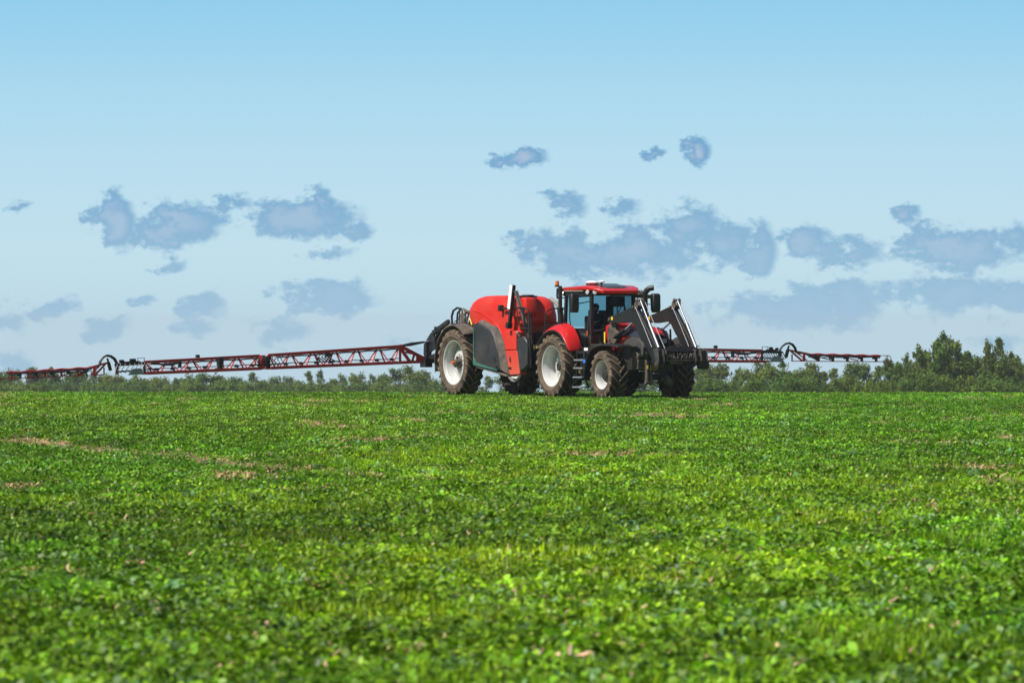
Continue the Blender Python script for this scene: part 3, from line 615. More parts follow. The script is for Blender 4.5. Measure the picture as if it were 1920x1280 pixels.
# seat, console, wheel
m = MB(); m.box((.28, -.26, 1.62), (.78, .26, 1.80)); m.box((.18, -.24, 1.78), (.32, .24, 2.36)); m.box((.35, -.2, 1.4), (.7, .2, 1.62)); m.box((.3, -.42, 1.85), (.85, -.30, 1.95)); m.build('seat', M['seatm'], cb, bevel=.05)
m = MB(); m.box((1.12, -.16, 1.4), (1.38, .16, 1.95)); m.box((1.05, -.14, 1.9), (1.35, .14, 2.12)); m.box((.55, -.62, 1.4), (1.0, -.45, 1.95)); m.box((1.20, -.66, 1.42), (1.45, -.42, 2.02)); m.ball((1.3, -.52, 2.08), (.12, .14, .10))
m.box((1.0, -.55, 2.3), (1.06, -.30, 2.52)); m.tube([(.9, -.5, 1.95), (1.03, -.42, 2.35)], .015, 6); m.build('console', M['black'], cb, bevel=.03)
m = MB(); a_ = Matrix.Rotation(R(-35), 3, 'Y')
m.tube([tuple(Vector((1.0, 0, 2.16)) + a_ @ Vector((.19*math.cos(q), .19*math.sin(q), 0))) for q in [2*math.pi*i/24 for i in range(25)]], .016, 6)
for q in (0, 2.1, 4.2): m.bar((1.0, 0, 2.16), tuple(Vector((1.0, 0, 2.16)) + a_ @ Vector((.18*math.cos(q), .18*math.sin(q), 0))), .03, .015)
m.tube([(1.0, 0, 2.16), (1.15, 0, 2.0)], .03, 8); m.build('steering_wheel', M['black'], cb)
# roof
rf = empty('roof', (0, 0, 0), 0, T)
def rsec(pts): return [(x, y, z) for x, y, z in pts]
plan = lambda o: [(-.12-o, -.80-o*.6), (-.12-o, .80+o*.6), (1.30+o*.3, .84+o*.5), (1.62+o*.6, .74+o*.5), (1.93+o, .56+o*.3), (1.97+o, 0), (1.93+o, -.56-o*.3), (1.62+o*.6, -.74-o*.5), (1.30+o*.3, -.84-o*.5)]
def zt(x): return float(np.interp(x, [-.2, .4, 1.0, 1.5, 2.0], [3.15, 3.225, 3.235, 3.19, 3.09]))
def zl(x, y): return float(np.interp(x, [-.2, 1.2, 1.32, 1.58, 1.72, 2.0], [3.075, 3.075, 3.10, 3.10, 3.00, 2.985]))
secs = []
secs.append([(x, y, zl(x, y)) for x, y in plan(-.04)]); secs.append([(x, y, zl(x, y)) for x, y in plan(0.0)])
secs.append([(x, y, min(zl(x, y)+.09, zt(x))) for x, y in plan(.025)]); secs.append([(x, y, zt(x)+.01) for x, y in plan(-.12)])
secs.append([(x*.75+.2, y*.6, zt(x)+.03) for x, y in plan(-.12)])
m = MB(); m.loft(secs); m.build('roof_shell', M['red'], rf, bevel=.015, smooth=40)
m = MB(); m.loft([[(x, y, 2.98) for x, y in plan(-.16)], [(x, y, 3.085 if x < 1.6 else 3.0) for x, y in plan(-.05)]]); m.build('roof_lining', M['black'], rf, bevel=.01)
for s in (-1, 1): m = MB(); m.box((-.13, s*.815-.015, 3.055), (1.2, s*.815+.015, 3.082)); m.build('trim_strip', M['hose'], rf)
m = MB(); m.add([(1.02, -.40, 3.272), (1.02, .38, 3.272), (1.72, .34, 3.185), (1.72, -.36, 3.185)], [(0,1,2,3)]); m.add([(1.05, -.36, 3.279), (1.05, .34, 3.279), (1.69, .30, 3.193), (1.69, -.32, 3.193)], [(0,1,2,3)]); m.build('roof_hatch', M['hatch'], rf, smooth=0, solid=.01)
def lamp(p, d, r):
    m = MB(); p = Vector(p); d = Vector(d).normalized()
    m.use(M['black']).tube([tuple(p - d*.10), tuple(p)], [r*.7, r*1.12], 14); m.use(M['lamp']).tube([tuple(p + d*.001), tuple(p + d*.02)], [r, r*.8], 14)
    m.build('work_light', parent=rf)
lamp((1.42, -.80, 3.03), (.55, -1, 0), .065); lamp((1.66, -.69, 3.025), (.8, -.7, 0), .065); lamp((1.66, .72, 3.02), (1, .1, 0), .065); lamp((1.60, .86, 3.04), (1, .3, 0), .06); lamp((.03, -.84, 3.0), (-.2, -1, 0), .06)
m = MB(); m.use(M['white']).ball((1.02, -.42, 3.31), (.17, .20, .055), 16, 8); m.use(M['black']).box((.9, -.56, 3.20), (1.12, -.3, 3.29)); m.build('satellite_receiver', parent=rf)
m = MB(); m.use(M['white']).ball((1.16, -.20, 3.335), (.10, .10, .04), 14, 8); m.use(M['worn']).tube([(1.16, -.20, 3.2), (1.16, -.20, 3.32)], .035, 8); m.build('antenna_dome', parent=rf)
# beacon post at the rear right of the cab
m = MB(); m.tube([(-.02, -.90, 2.05), (-.02, -.90, 2.58)], .075, 12); m.tube([(-.02, -.90, 2.56), (-.03, -.90, 3.22)], .058, 12); m.box((-.1, -.97, 2.52), (.06, -.83, 2.6)); m.bar((-.02, -.9, 2.9), (.06, -.74, 2.85), .03)
m.tube([(-.1, -.95, 3.15), (-.12, -.95, 2.95), (-.1, -.95, 2.85)], .03, 6)
m.build('post', M['black'], T, bevel=.008)
m = MB(); m.use(M['amber']).tube([(-.12, -.95, 3.24), (-.12, -.95, 3.36)], [.062, .055], 14); m.use(M['black']).tube([(-.12, -.95, 3.19), (-.12, -.95, 3.24)], .07, 14); m.build('beacon', parent=T)
# mirrors
for s, xx, yy in ((-1, 1.36, -1.16), (1, 1.62, 1.36)):
    mr = empty('mirror', (0, 0, 0), 0, T)
    m = MB(); m.loft([[(xx-.05+a*.07, yy+b*.12, 2.45) for a, b in ((-1,-1),(1,-.8),(1,.8),(-1,1))], [(xx-.05+a*.08, yy+b*.14, 2.6) for a, b in ((-1,-1),(1,-.8),(1,.8),(-1,1))], [(xx-.08+a*.09, yy+b*.145, 2.95) for a, b in ((-1,-1),(1,-.8),(1,.8),(-1,1))], [(xx-.08+a*.05, yy+b*.12, 3.0) for a, b in ((-1,-1),(1,-.8),(1,.8),(-1,1))]])
    m.build('mirror_housing', M['black'], mr, bevel=.02)
    m = MB(); m.box((xx-.175, yy-.11, 2.52), (xx-.165, yy+.11, 2.92)); m.build('mirror_glass', M['chrome'], mr)
    m = MB(); m.bar((1.45, s*.68, 2.93), (xx-.05, yy, 2.90), .07 if s > 0 else .045, .11 if s > 0 else .05); m.tube([(1.47, s*.68, 2.78), (xx-.2, yy*.85, 2.70), (xx-.05, yy, 2.66)], .015, 6); m.build('mirror_arm', M['black'], mr)
# exhaust
m = MB(); m.tube([(1.95, .78, 1.6), (1.95, .78, 2.2), (1.95, .78, 2.98), (2.0, .80, 3.07), (2.07, .86, 3.14), (2.15, .95, 3.16)], [.10, .085, .085, .085, .08, .08], 14); m.tube([(1.95, .78, 1.75), (1.95, .78, 2.45)], .12, 14); m.build('exhaust', M['black'], T)
# rear fenders
FO = [(-.78, 1.52), (-.45, 1.84), (0, 1.975), (.4, 1.94), (.75, 1.78), (1.0, 1.52), (1.12, 1.33)]
FI = [(-1.0, 1.60), (-.5, 2.08), (0, 2.18), (.4, 2.13), (.72, 1.90), (.92, 1.62), (1.0, 1.33)]
for s, off in ((-1, 0), (1, .06)):
    fd = empty('rear_fender', (0, 0, 0), 0, T)
    m = MB(); m.loft([[(fo[0], s*(1.25+off), fo[1]), ((fo[0]*.6+fi[0]*.4), s*(1.12+off), fo[1]*.45+fi[1]*.55+.02), (fi[0], s*.74, fi[1])] for fo, fi in zip(FO, FI)], cap=False, closed=False)
    m.build('fender_shell', M['red'], fd, sub=2, solid=.02)
    m = MB(); m.loft([[(x, s*(1.262+off), z+.006), (x*.96, s*(1.266+off), .92+(z-.92)*.945), (x*.95, s*(1.1+off), .92+(z-.92)*.93)] for x, z in FO], cap=False, closed=False)
    m.build('fender_lip', M['black'], fd, sub=1, solid=.018)
# front fenders
for s, yc in ((-1, -1.05), (1, 1.14)):
    pr = [(2.12, .55), (2.16, .85), (2.28, 1.18), (2.5, 1.42), (2.82, 1.54), (3.3, 1.57), (3.95, 1.55), (4.08, 1.50)]
    m = MB(); m.loft([[(x, yc+s*.27, z-.05), (x, yc+s*.22, z), (x, yc-s*.2, z+.01), (x, yc-s*.26, z-.03)] for x, z in pr], cap=False, closed=False)
    m.bar((3.13, yc-s*.3, .9), (3.13, yc-s*.2, 1.56), .06, .08); m.build('front_fender', M['frame'], T, sub=1, solid=.025)
m = MB(); m.bar((2.85, 1.12, 1.58), (2.82, 1.12, 1.98), .05, .03); m.build('marker_stick', M['black'], T)
# steps and boxes on the near side
st = empty('ladder', (0, 0, 0), 0, T)
m = MB(); m.bar((1.92, -1.15, .55), (1.88, -1.15, 1.34), .08, .05, (0, 1, 0)); m.bar((1.15, -1.0, .42), (1.2, -1.0, 1.36), .05, .04); m.bar((1.90, -1.02, .32), (1.92, -1.15, .6), .05); m.box((1.1, -1.0, 1.28), (2.0, -.7, 1.36)); m.build('ladder_frame', M['frame'], st, bevel=.008)
for i, z in enumerate((.33, .61, .87, 1.1)):
    m = MB(); m.box((1.2+.03*i, -1.18, z-.02), (1.74+.03*i, -.95, z+.02)); m.build('step', M['silver'], st, bevel=.006)
m = MB(); m.box((1.15, -.9, .55), (2.1, -.45, 1.28)); m.box((1.95, -1.0, 1.36), (2.5, -.6, 1.56)); m.build('fuel_tank', M['chassis'], T, bevel=.03)
m = MB(); m.use(M['white']).box((1.62, -1.02, 1.37), (1.84, -1.0, 1.45)); m.build('plate', parent=T); m = MB(); m.use(M['yellow']).box((1.30, -1.02, .72), (1.38, -1.005, .84)); m.build('yellow_mark', parent=T); m = MB(); m.use(M['blue']).box((1.88, -1.195, 1.02), (2.02, -1.18, 1.12)); m.build('blue_mark', parent=T)
m = MB(); m.tube([(1.5, -.78, 1.5), (1.56, -.86, 1.9), (1.5, -.8, 2.35)], .02, 6); m.build('handrail', M['black'], T)
m = MB(); m.box((1.38, -.80, 1.80), (1.42, -.74, 1.94)); m.build('side_marker', M['amber'], T)
# ------------------------------------------------ front loader
for s in (-1, 1):
    Y = s*.60
    ar = empty('loader_arm', (0, 0, 0), 0, T)
    m = MB(); m.prism([(2.40, 2.17), (2.36, 2.26), (2.44, 2.33), (3.02, 2.44), (3.78, 2.62), (4.02, 2.66), (4.10, 2.52), (4.66, 1.98), (5.20, 1.46), (5.30, 1.22), (5.28, 1.0), (5.12, .94), (5.0, 1.06), (4.52, 1.50), (4.13, 1.84), (3.86, 2.12), (3.70, 2.20), (3.02, 2.15)], Y-.055, Y+.055)
    m.build('arm_beam', M['grey'], ar, bevel=.012)
    m = MB(); m.prism([(3.74, 2.21), (3.80, 2.62), (3.815, 2.62), (3.755, 2.21)], Y-.06, Y+.06); m.prism([(3.9, 2.16), (4.15, 2.42), (4.162, 2.41), (3.91, 2.15)], Y-.06, Y+.06); m.build('weld_seam', M['black'], ar)
    m = MB()
    for q in (-.085, .07): m.prism([(3.93, 2.52), (3.96, 2.70), (4.06, 2.83), (4.14, 2.86), (4.20, 2.80), (4.20, 2.68), (4.14, 2.55)], Y+q, Y+q+.015)
    m.tube([(4.12, Y-.12, 2.79), (4.12, Y+.12, 2.79)], .035, 10); m.tube([(3.86, Y-.10, 2.60), (3.86, Y+.1, 2.60)], .04, 10); m.build('elbow_bracket', M['worn'], ar, bevel=.004)
    m = MB(); m.tube([(4.20, Y, 2.76), (4.74, Y, 2.12)], .036, 12); m.use(M['chrome']); m.v, m.f, m.mi = [], [], []
    m.tube([(4.17, Y, 2.78), (4.72, Y, 2.09)], .028, 12); m.tube([(4.68, Y, 2.14), (5.22, Y, 1.46)], .046, 12); m.build('bucket_cylinder', M['chrome'], ar)
    m = MB(); m.tube([(4.02, Y-.09, 2.60), (4.50, Y-.09, 2.06), (4.97, Y-.09, 1.48)], .010, 8); m.tube([(4.25, Y+.10, 2.74), (4.8, Y+.10, 2.10), (5.38, Y+.10, 1.44)], .010, 8); m.build('linkage_rod', M['chrome'], ar)
    m = MB(); m.use(M['frame']).tube([(2.70, Y, 1.76), (3.30, Y, 1.97)], .055, 12); m.use(M['silver']).tube([(3.30, Y, 1.97), (3.72, Y, 2.16)], .03, 10); m.build('lift_cylinder', parent=ar)
    m = MB(); m.prism([(2.20, 1.54), (2.50, 1.55), (2.80, 1.72), (2.82, 1.84), (2.60, 1.96), (2.56, 2.30), (2.44, 2.36), (2.30, 2.28), (2.26, 2.10), (2.14, 2.02), (2.13, 1.90)], Y-.10*s-.045, Y-.10*s+.045)
    m.tube([(2.46, Y-.09, 2.25), (2.46, Y+.09, 2.25)], .05, 10); m.tube([(2.70, Y-.09, 1.76), (2.70, Y+.09, 1.76)], .045, 10); m.box((2.15, Y-.05, 1.2), (2.45, Y+.05, 1.6)); m.build('loader_bracket', M['worn'], ar, bevel=.01)
    m = MB(); m.box((2.24, Y-.115, 1.60), (2.31, Y-.105, 1.90)); m.build('yellow_mark', M['yellow'], ar); m = MB(); m.box((2.56, Y-.062, 2.24), (2.66, Y-.057, 2.33)); m.build('yellow_mark', M['yellow'], ar)
    m = MB(); ty_ = s*.73
    m.prism([(3.36, 1.35), (3.42, 1.52), (3.62, 1.66), (3.90, 1.75), (4.30, 1.72), (4.55, 1.60), (4.64, 1.48), (4.62, 1.27), (4.52, 1.20), (4.48, 1.42), (4.20, 1.50), (3.92, 1.44), (3.82, 1.22), (3.62, 1.12)], ty_-.05, ty_+.05)
    m.bar((3.9, ty_, 1.45), (3.9, s*.3, 1.3), .12); m.build('frame_guard', M['guard'], ar, bevel=.012)
    # carrier end brackets
    m = MB(); m.prism([(5.05, 1.42), (5.34, 1.40), (5.40, 1.10), (5.30, .93), (5.14, .92), (5.20, 1.1)], Y-.10, Y-.075); m.prism([(5.05, 1.42), (5.34, 1.40), (5.40, 1.10), (5.30, .93), (5.14, .92), (5.20, 1.1)], Y+.075, Y+.10)
    m.tube([(5.22, Y-.12, 1.0), (5.22, Y+.12, 1.0)], .05, 10); m.tube([(5.22, Y-.12, 1.40), (5.22, Y+.12, 1.40)], .035, 8); m.build('carrier_bracket', M['guard'], ar, bevel=.006)
m = MB(); m.use(M['frame']).bar((5.12, -.54, 1.43), (5.12, .56, 1.43), .12, .13, (0, 0, 1)); m.prism([(4.98, 1.48), (5.20, 1.50), (5.26, 1.36), (5.22, 1.30), (5.05, 1.34)], -.42, .62)
m.use(M['chassis']).box((5.02, -.45, 1.02), (5.10, .72, 1.32)); m.use(M['worn']).bar((5.3, -.42, 1.09), (5.3, .98, 1.10), .10, .035); m.bar((5.34, -.3, 1.03), (5.34, .1, 1.03), .05, .02)
m.use(M['guard'])
for y0 in (-.42, .66, .88): m.prism([(5.0, 1.45), (5.3, 1.40), (5.38, 1.08), (5.1, 1.05)], y0, y0+.03)
m.use(M['frame']).tube([(5.2, .70, .98), (5.2, .96, .98)], .13, 12); m.box((5.05, .68, 1.0), (5.3, .92, 1.38))
m.build('tool_carrier', parent=T, bevel=.006)
m = MB()
rr_ = random.Random(5)
for i in range(15):
    y0 = -.36 + i*.068; mt = M['guard'] if i % 3 else M['worn']; m.use(mt)
    m.tube([(5.30, y0, 1.10), (5.33, y0+rr_.uniform(-.03, .05), 1.2+rr_.uniform(-.03, .05)), (5.24, y0+rr_.uniform(0, .1), 1.31)], .014, 6)
    m.box((5.24, y0-.02, 1.13+rr_.uniform(0, .06)), (5.31, y0+.02, 1.18+rr_.uniform(0, .08)))
m.use(M['rubber']).tube([(5.25, -.36, 1.36), (5.3, -.25, 1.50), (5.3, -.02, 1.55), (5.28, .12, 1.48)], .014, 6)
m.build('hydraulic_coupling', parent=T)
# front linkage and weight block
m = MB(); m.prism([(3.78, .84), (4.12, .84), (4.14, 1.13), (3.78, 1.13)], -.66, -.33); m.prism([(3.78, 1.145), (4.14, 1.145), (4.16, 1.26), (4.05, 1.34), (3.84, 1.36)], -.68, -.33); m.build('weight_block', M['worn'], T, bevel=.02)
for s in (-1, 1):
    m = MB(); m.use(M['worn'])
    if s < 0: 
        for yy in (-.52, -.40): m.prism([(4.30, 1.12), (4.40, 1.12), (4.44, .75), (4.46, .46), (4.36, .40), (4.30, .5), (4.32, .8)], yy-.025 , yy+.025)
        m.tube([(4.4, -.58, .48), (4.4, -.34, .48)], .055, 10); m.use(M['yellow']).box((4.43, -.545, .86), (4.455, -.50, .96))
    else:
        m.prism([(4.1, .62), (4.45, .66), (4.62, .60), (4.66, .46), (4.56, .42), (4.5, .54), (4.1, .52)], .06, .14); m.tube([(4.45, .0, .60), (4.45, .2, .60)], .06, 10); m.tube([(4.6, .1, .46), (4.6, .2, .46)], .05, 10)
    m.build('front_linkage_arm', parent=T, bevel=.006)
m = MB(); m.use(M['silver']).bar((4.2, -.2, .74), (4.5, -.2, .74), .04, .02); m.bar((4.2, -.65, .80), (4.2, -.4, .80), .04, .03); m.use(M['dyellow']).tube([(4.10, -.15, .92), (4.2, -.15, .92)], [.12, .11], 16); m.use(M['silver']).box((4.1, -.32, 1.02), (4.18, -.18, 1.12)); m.build('front_hitch', parent=T)

# ------------------------------------------------ driver (a separate thing, seated in the cab)
def person(name, loc, rz):
    root = empty(name, loc, rz)
    me = bpy.data.meshes.new('body')
    J = dict(pel=(0, 0, 0), sp=(-.03, 0, .20), ch=(-.02, 0, .40), nk=(.0, 0, .54), hd0=(.015, 0, .60), hd=(.03, 0, .70), hd1=(.03, 0, .78))
    E = [('pel', 'sp'), ('sp', 'ch'), ('ch', 'nk'), ('nk', 'hd0'), ('hd0', 'hd'), ('hd', 'hd1')]
    rad = dict(pel=(.15, .12), sp=(.14, .11), ch=(.16, .12), nk=(.06, .06), hd0=(.07, .065), hd=(.095, .078), hd1=(.06, .05))
    for s, n_ in ((1, 'l'), (-1, 'r')):
        J.update({n_+'sh': (.0, s*.19, .46), n_+'el': (.14, s*.27, .24), n_+'wr': (.36, s*.19, .28), n_+'hn': (.43, s*.17, .30), n_+'hp': (.05, s*.10, -.02), n_+'kn': (.44, s*.16, .04), n_+'an': (.55, s*.15, -.36), n_+'tt': (.68, s*.16, -.40)})
        rad.update({n_+'sh': (.07, .07), n_+'el': (.048, .048), n_+'wr': (.03, .032), n_+'hn': (.035, .022), n_+'hp': (.09, .09), n_+'kn': (.065, .065), n_+'an': (.045, .045), n_+'tt': (.035, .045)})
        E += [('ch', n_+'sh'), (n_+'sh', n_+'el'), (n_+'el', n_+'wr'), (n_+'wr', n_+'hn'), ('pel', n_+'hp'), (n_+'hp', n_+'kn'), (n_+'kn', n_+'an'), (n_+'an', n_+'tt')]
        for f_ in range(5):
            a = n_+'f%d' % f_
            J[a] = (.47 if f_ < 4 else .44, s*(.15+.012*f_) if f_ < 4 else s*.13, .325-.006*f_); J[a+'e'] = (.50 if f_ < 4 else .46, s*(.148+.012*f_) if f_ < 4 else s*.12, .30-.006*f_ if f_ < 4 else .34)
            rad[a] = (.009, .009); rad[a+'e'] = (.007, .007); E += [(n_+'hn', a), (a, a+'e')]
    keys = list(J); ix_ = {k: i for i, k in enumerate(keys)}
    me.from_pydata([J[k] for k in keys], [(ix_[a], ix_[b_]) for a, b_ in E], [])
    o = bpy.data.objects.new('body', me); COL.objects.link(o)
    sk = o.modifiers.new('skin', 'SKIN')
    if not me.skin_vertices: bpy.context.view_layer.objects.active = o
    sv = me.skin_vertices[0].data if me.skin_vertices else None
    if sv is None:
        return root
    for i, k in enumerate(keys): sv[i].radius = rad[k]
    sv[0].use_root = True
    o.modifiers.new('sub', 'SUBSURF').levels = 2
    dg = bpy.context.evaluated_depsgraph_get(); nm = bpy.data.meshes.new_from_object(o.evaluated_get(dg)); bpy.data.objects.remove(o)
    nm.name = 'body'
    for k in ('skin', 'cloth', 'trous'): nm.materials.append(M[k])
    for p_ in nm.polygons:
        c = p_.center; p_.use_smooth = True
        p_.material_index = 0 if (c.z > .545 or c.x > .37 and c.z > .2) else (2 if c.z < .06 else 1)
    b_ = bpy.data.objects.new('body', nm); COL.objects.link(b_); b_.parent = root
    m = MB(); m.ball((.008, 0, .735), (.108, .092, .085), 14, 8); m.build('hair', M['hair'], root)
    m = MB(); m.use(M['skin']).loft([[(.118, -.018, .66), (.118, .018, .66), (.105, .012, .715), (.105, -.012, .715)], [(.145, -.010, .67), (.145, .010, .67), (.118, .006, .71), (.118, -.006, .71)]]); 
    for s in (-1, 1): m.use(M['hair']).ball((.112, s*.032, .712), (.012, .014, .007), 8, 6); m.use(M['skin']).ball((.02, s*.088, .69), (.022, .012, .032), 8, 6)
    m.use(M['hair']).box((.108, -.022, .632), (.12, .022, .637)); m.build('face', parent=root)
    return root
ca, sa = math.cos(HEAD), math.sin(HEAD)
def t2w(x, y, z): return (TX + ca*x - sa*y, TY + sa*x + ca*y, z)
pr = person('person', t2w(.46, 0.0, 1.90), HEAD)
tag(pr, 'driver in dark clothes sitting behind the steering wheel in the cab', 'person')

# ================================================================ FIELD SPRAYER
SP = empty('field_sprayer', t2w(-6.0, 0, 0), HEAD)
tag(SP, 'red trailed crop sprayer with wide folding booms hitched behind the tractor', 'sprayer')
spb = empty('machine', (6.0, 0, 0), 0, None); bpy.data.objects.remove(spb)
OX = 6.0     # sprayer parts are written in tractor x and shifted by this
class SB(MB):
    def build(s, *a, **k):
        s.v = [(v[0]+OX, v[1], v[2]) for v in s.v]; return MB.build(s, *a, **k)
wheel(SP, (0, -1.0, .99), .99, .56, .645, 'sprayer', 24, .05); wheel(SP, (0, 1.0, .99), .99, .56, .645, 'sprayer', 24, .2)
m = SB(); m.box((-7.3, -.42, .95), (-1.9, -.28, 1.2)); m.box((-7.3, .28, .95), (-1.9, .42, 1.2)); m.box((-6.15, -.8, .85), (-5.85, .8, 1.1)); m.box((-2.6, -.75, .62), (-1.55, .75, .98)); m.box((-4.6, -.9, .86), (-2.6, .9, .98))
m.box((-1.9, -.2, .55), (-.9, .2, .8)); m.box((-2.4, -.55, .95), (-1.5, .6, 1.9)); m.tube([(-5.6, -.2, .9), (-4.7, -.2, .9)], .12, 10); m.build('chassis', M['chassis'], SP, bevel=.02)
# tank
def tsec(x, yn, yf, zt, zb, rn, rf_):
    q = lambda y0, sg, r, za, zb_: [(y0 + sg*r*(1-math.cos(R(a_))), za - r*zb_ + r*zb_*math.sin(R(a_))) for a_ in (0, 18, 36, 54, 72, 90)]
    near = q(yn, 1, rn, zt, 1.0); far = q(yf, -1, rf_, zt-.01, .75)
    pts = [(yn+.04, zb), (yn+.01, (zb+zt)/2-.1)] + near + [((yn+yf)/2, zt+.015)] + far[::-1] + [(yf-.01, (zb+zt)/2-.1), (yf-.04, zb)]
    return [(x, p_[0], p_[1]) for p_ in pts]
TS = [(-5.56, -.86, .86, 2.38, 2.28, .08, .08), (-5.48, -.98, .98, 2.50, 2.24, .12, .14), (-5.34, -1.05, 1.04, 2.66, 2.20, .16, .2), (-5.16, -1.09, 1.08, 2.80, 2.16, .20, .3), (-4.92, -1.11, 1.08, 2.89, 2.12, .23, .4), (-4.6, -1.13, 1.08, 2.945, 2.08, .27, .5), (-4.1, -1.15, 1.0, 2.955, 1.98, .28, .6), (-3.6, -1.16, .86, 2.955, 1.80, .28, .6), (-3.1, -1.16, .60, 2.95, 1.66, .28, .55), (-2.7, -1.15, .38, 2.94, 1.62, .28, .5), (-2.45, -1.10, .20, 2.92, 1.62, .28, .45), (-2.30, -1.0, .05, 2.88, 1.66, .28, .4)]
m = SB(); m.loft([tsec(*q_) for q_ in TS]); m.build('tank', M['sred'], SP, smooth=50)
m = SB(); m.tube([(-5.30, -1.055, 2.60), (-4.9, -1.112, 2.52), (-4.5, -1.135, 2.46), (-4.0, -1.152, 2.33), (-3.6, -1.162, 2.18), (-3.3, -1.165, 2.02), (-3.12, -1.165, 1.86)], .014, 6); m.build('tank_seam', M['sred'], SP)
def fsec(z, x1, hw, yc=-.45):
    x0 = -2.5; return [(x0, yc-hw, z), (x1-.25, yc-hw, z), (x1-.08, yc-hw*.75, z), (x1, yc-hw*.3, z), (x1, yc+hw*.3, z), (x1-.10, yc+hw*.75, z), (x1-.30, yc+hw, z), (x0, yc+hw, z)]
m = SB(); m.loft([fsec(2.08, -1.98, .60), fsec(2.18, -1.80, .60), fsec(2.42, -1.80, .58), fsec(2.66, -1.92, .54), fsec(2.84, -2.08, .48), fsec(2.90, -2.22, .40)]); m.build('tank_front', M['sred'], SP, sub=2, smooth=60)
def nsec(z, x1, t_=0): return [(-2.5, -1.13+t_, z), (x1-.12, -1.13+t_, z), (x1-.02, -1.08+t_, z), (x1, -.98, z), (x1, -.80, z), (x1-.02, -.73-t_, z), (-2.5, -.70, z)]
m = SB(); m.loft([nsec(2.34, -1.84), nsec(2.46, -1.72), nsec(2.7, -1.73), nsec(2.87, -1.78), nsec(2.895, -1.84, .06)]); m.build('filler_neck', M['sred'], SP, bevel=.015)
m = SB(); m.tube([(-2.10, -.84, 2.88), (-2.10, -.84, 2.945)], .27, 28); m.tube([(-2.10, -.84, 2.94), (-2.10, -.84, 2.975)], [.20, .16], 24); m.build('tank_lid', M['black'], SP)
# near and far red side columns
for s in (-1, 1):
    m = SB(); m.prism([(-3.12, 1.86), (-2.78, 1.92), (-2.44, 1.95), (-2.16, 1.90), (-2.14, 1.37), (-2.84, 1.37), (-2.92, 1.62)], s*1.20, s*.95); m.prism([(-2.84, 1.355), (-2.14, 1.355), (-1.93, .70), (-2.0, .66), (-2.55, .64), (-2.60, .70)], s*1.195, s*.95); m.build('side_column', M['sred'], SP, bevel=.02)
m = SB(); m.tube([(-2.55, -1.215, 1.20), (-2.50, -1.225, 1.12), (-2.48, -1.215, 1.03)], .02, 6); m.tube([(-2.62, -1.21, .86), (-2.45, -1.22, .86)], .02, 6); m.build('latch', M['black'], SP)
for s in (-1, 1):
    m = SB(); m.prism([(-2.14, 1.72), (-1.72, 1.78), (-1.50, 1.62), (-1.50, .92), (-1.62, .84), (-1.90, .74), (-1.95, .72), (-2.12, 1.3)], s*1.20, s*1.06); m.build('side_tank', M['panel'], SP, bevel=.05)
m = SB(); m.use(M['black']).tube([(-2.0, -1.14, 1.74), (-2.12, -1.16, 1.86)], .055, 10); m.use(M['hose']).tube([(-2.12, -1.16, 1.86), (-2.15, -1.165, 1.89)], .05, 10); m.build('drain_cap', parent=SP)
# dark lockers on the flanks
for s in (-1, 1):
    lk = empty('locker', (0, 0, 0), 0, SP)
    m = SB(); m.prism([(-4.66, 2.06), (-4.40, 2.16), (-3.62, 1.96), (-3.42, 1.80), (-3.16, 1.35), (-3.05, .80), (-3.25, .78), (-4.62, .98)], s*1.27, s*.9); m.build('locker_door', M['panel'], lk, bevel=.04)
    m = SB(); ins = [(-4.68, 2.07), (-4.42, 2.165), (-3.62, 1.965), (-3.40, 1.80), (-3.14, 1.35), (-3.03, .80)]; out = [(-4.62, 2.12), (-4.30, 2.25), (-3.38, 2.02), (-3.08, 1.84), (-2.84, 1.37), (-2.58, .66)]
    m.loft([[(a[0], s*1.262, a[1]), ((a[0]+b_[0])/2, s*1.24, (a[1]+b_[1])/2), (b_[0], s*1.20, b_[1]), (b_[0]-.02, s*.9, b_[1]-.02), (a[0], s*.9, a[1])] for a, b_ in zip(ins, out)]); m.build('locker_edge', M['dusty'], lk, bevel=.015)
    m = SB(); m.prism([(-4.69, 2.04), (-4.665, 2.06), (-4.645, 1.16), (-4.50, 1.0), (-3.2, .80), (-3.2, .765), (-4.71, .93)], s*1.275, s*1.255); m.build('teal_trim', M['teal'], lk)
    m = SB(); m.prism([(-4.72, .93), (-2.58, .64), (-2.66, .60), (-4.6, .86)], s*1.24, s*.9); m.build('locker_sill', M['dusty'], lk)
    m = SB(); m.use(M['black']).tube([(-3.34, s*1.262, 1.08), (-3.34, s*1.273, 1.08)], .085, 18); m.build('recess_dark_disc', parent=lk)  # raised black disc painting the dark inside a round hole
    m = SB(); m.box((-3.28, s*1.275-.02, .86), (-3.16, s*1.275+.02, .92)); m.build('latch', M['black'], lk, bevel=.008)
# mudguards
for s in (-1, 1):
    pts = arc(-6.0, .99, 1.12, -104, 42, 22); m = SB()
    pts = [(p_[0]+.12*(1 if i > 18 else 0)*0, 0, p_[2] if True else 0) for i, p_ in enumerate(pts)]
    m.loft([[(x, s*1.30, z-.05), (x, s*1.285, z), (x, s*.9, z+.035), (x, s*.62, z+.02)] for x, _, z in pts], cap=False, closed=False); m.build('mudguard', M['dusty'], SP, solid=.025)
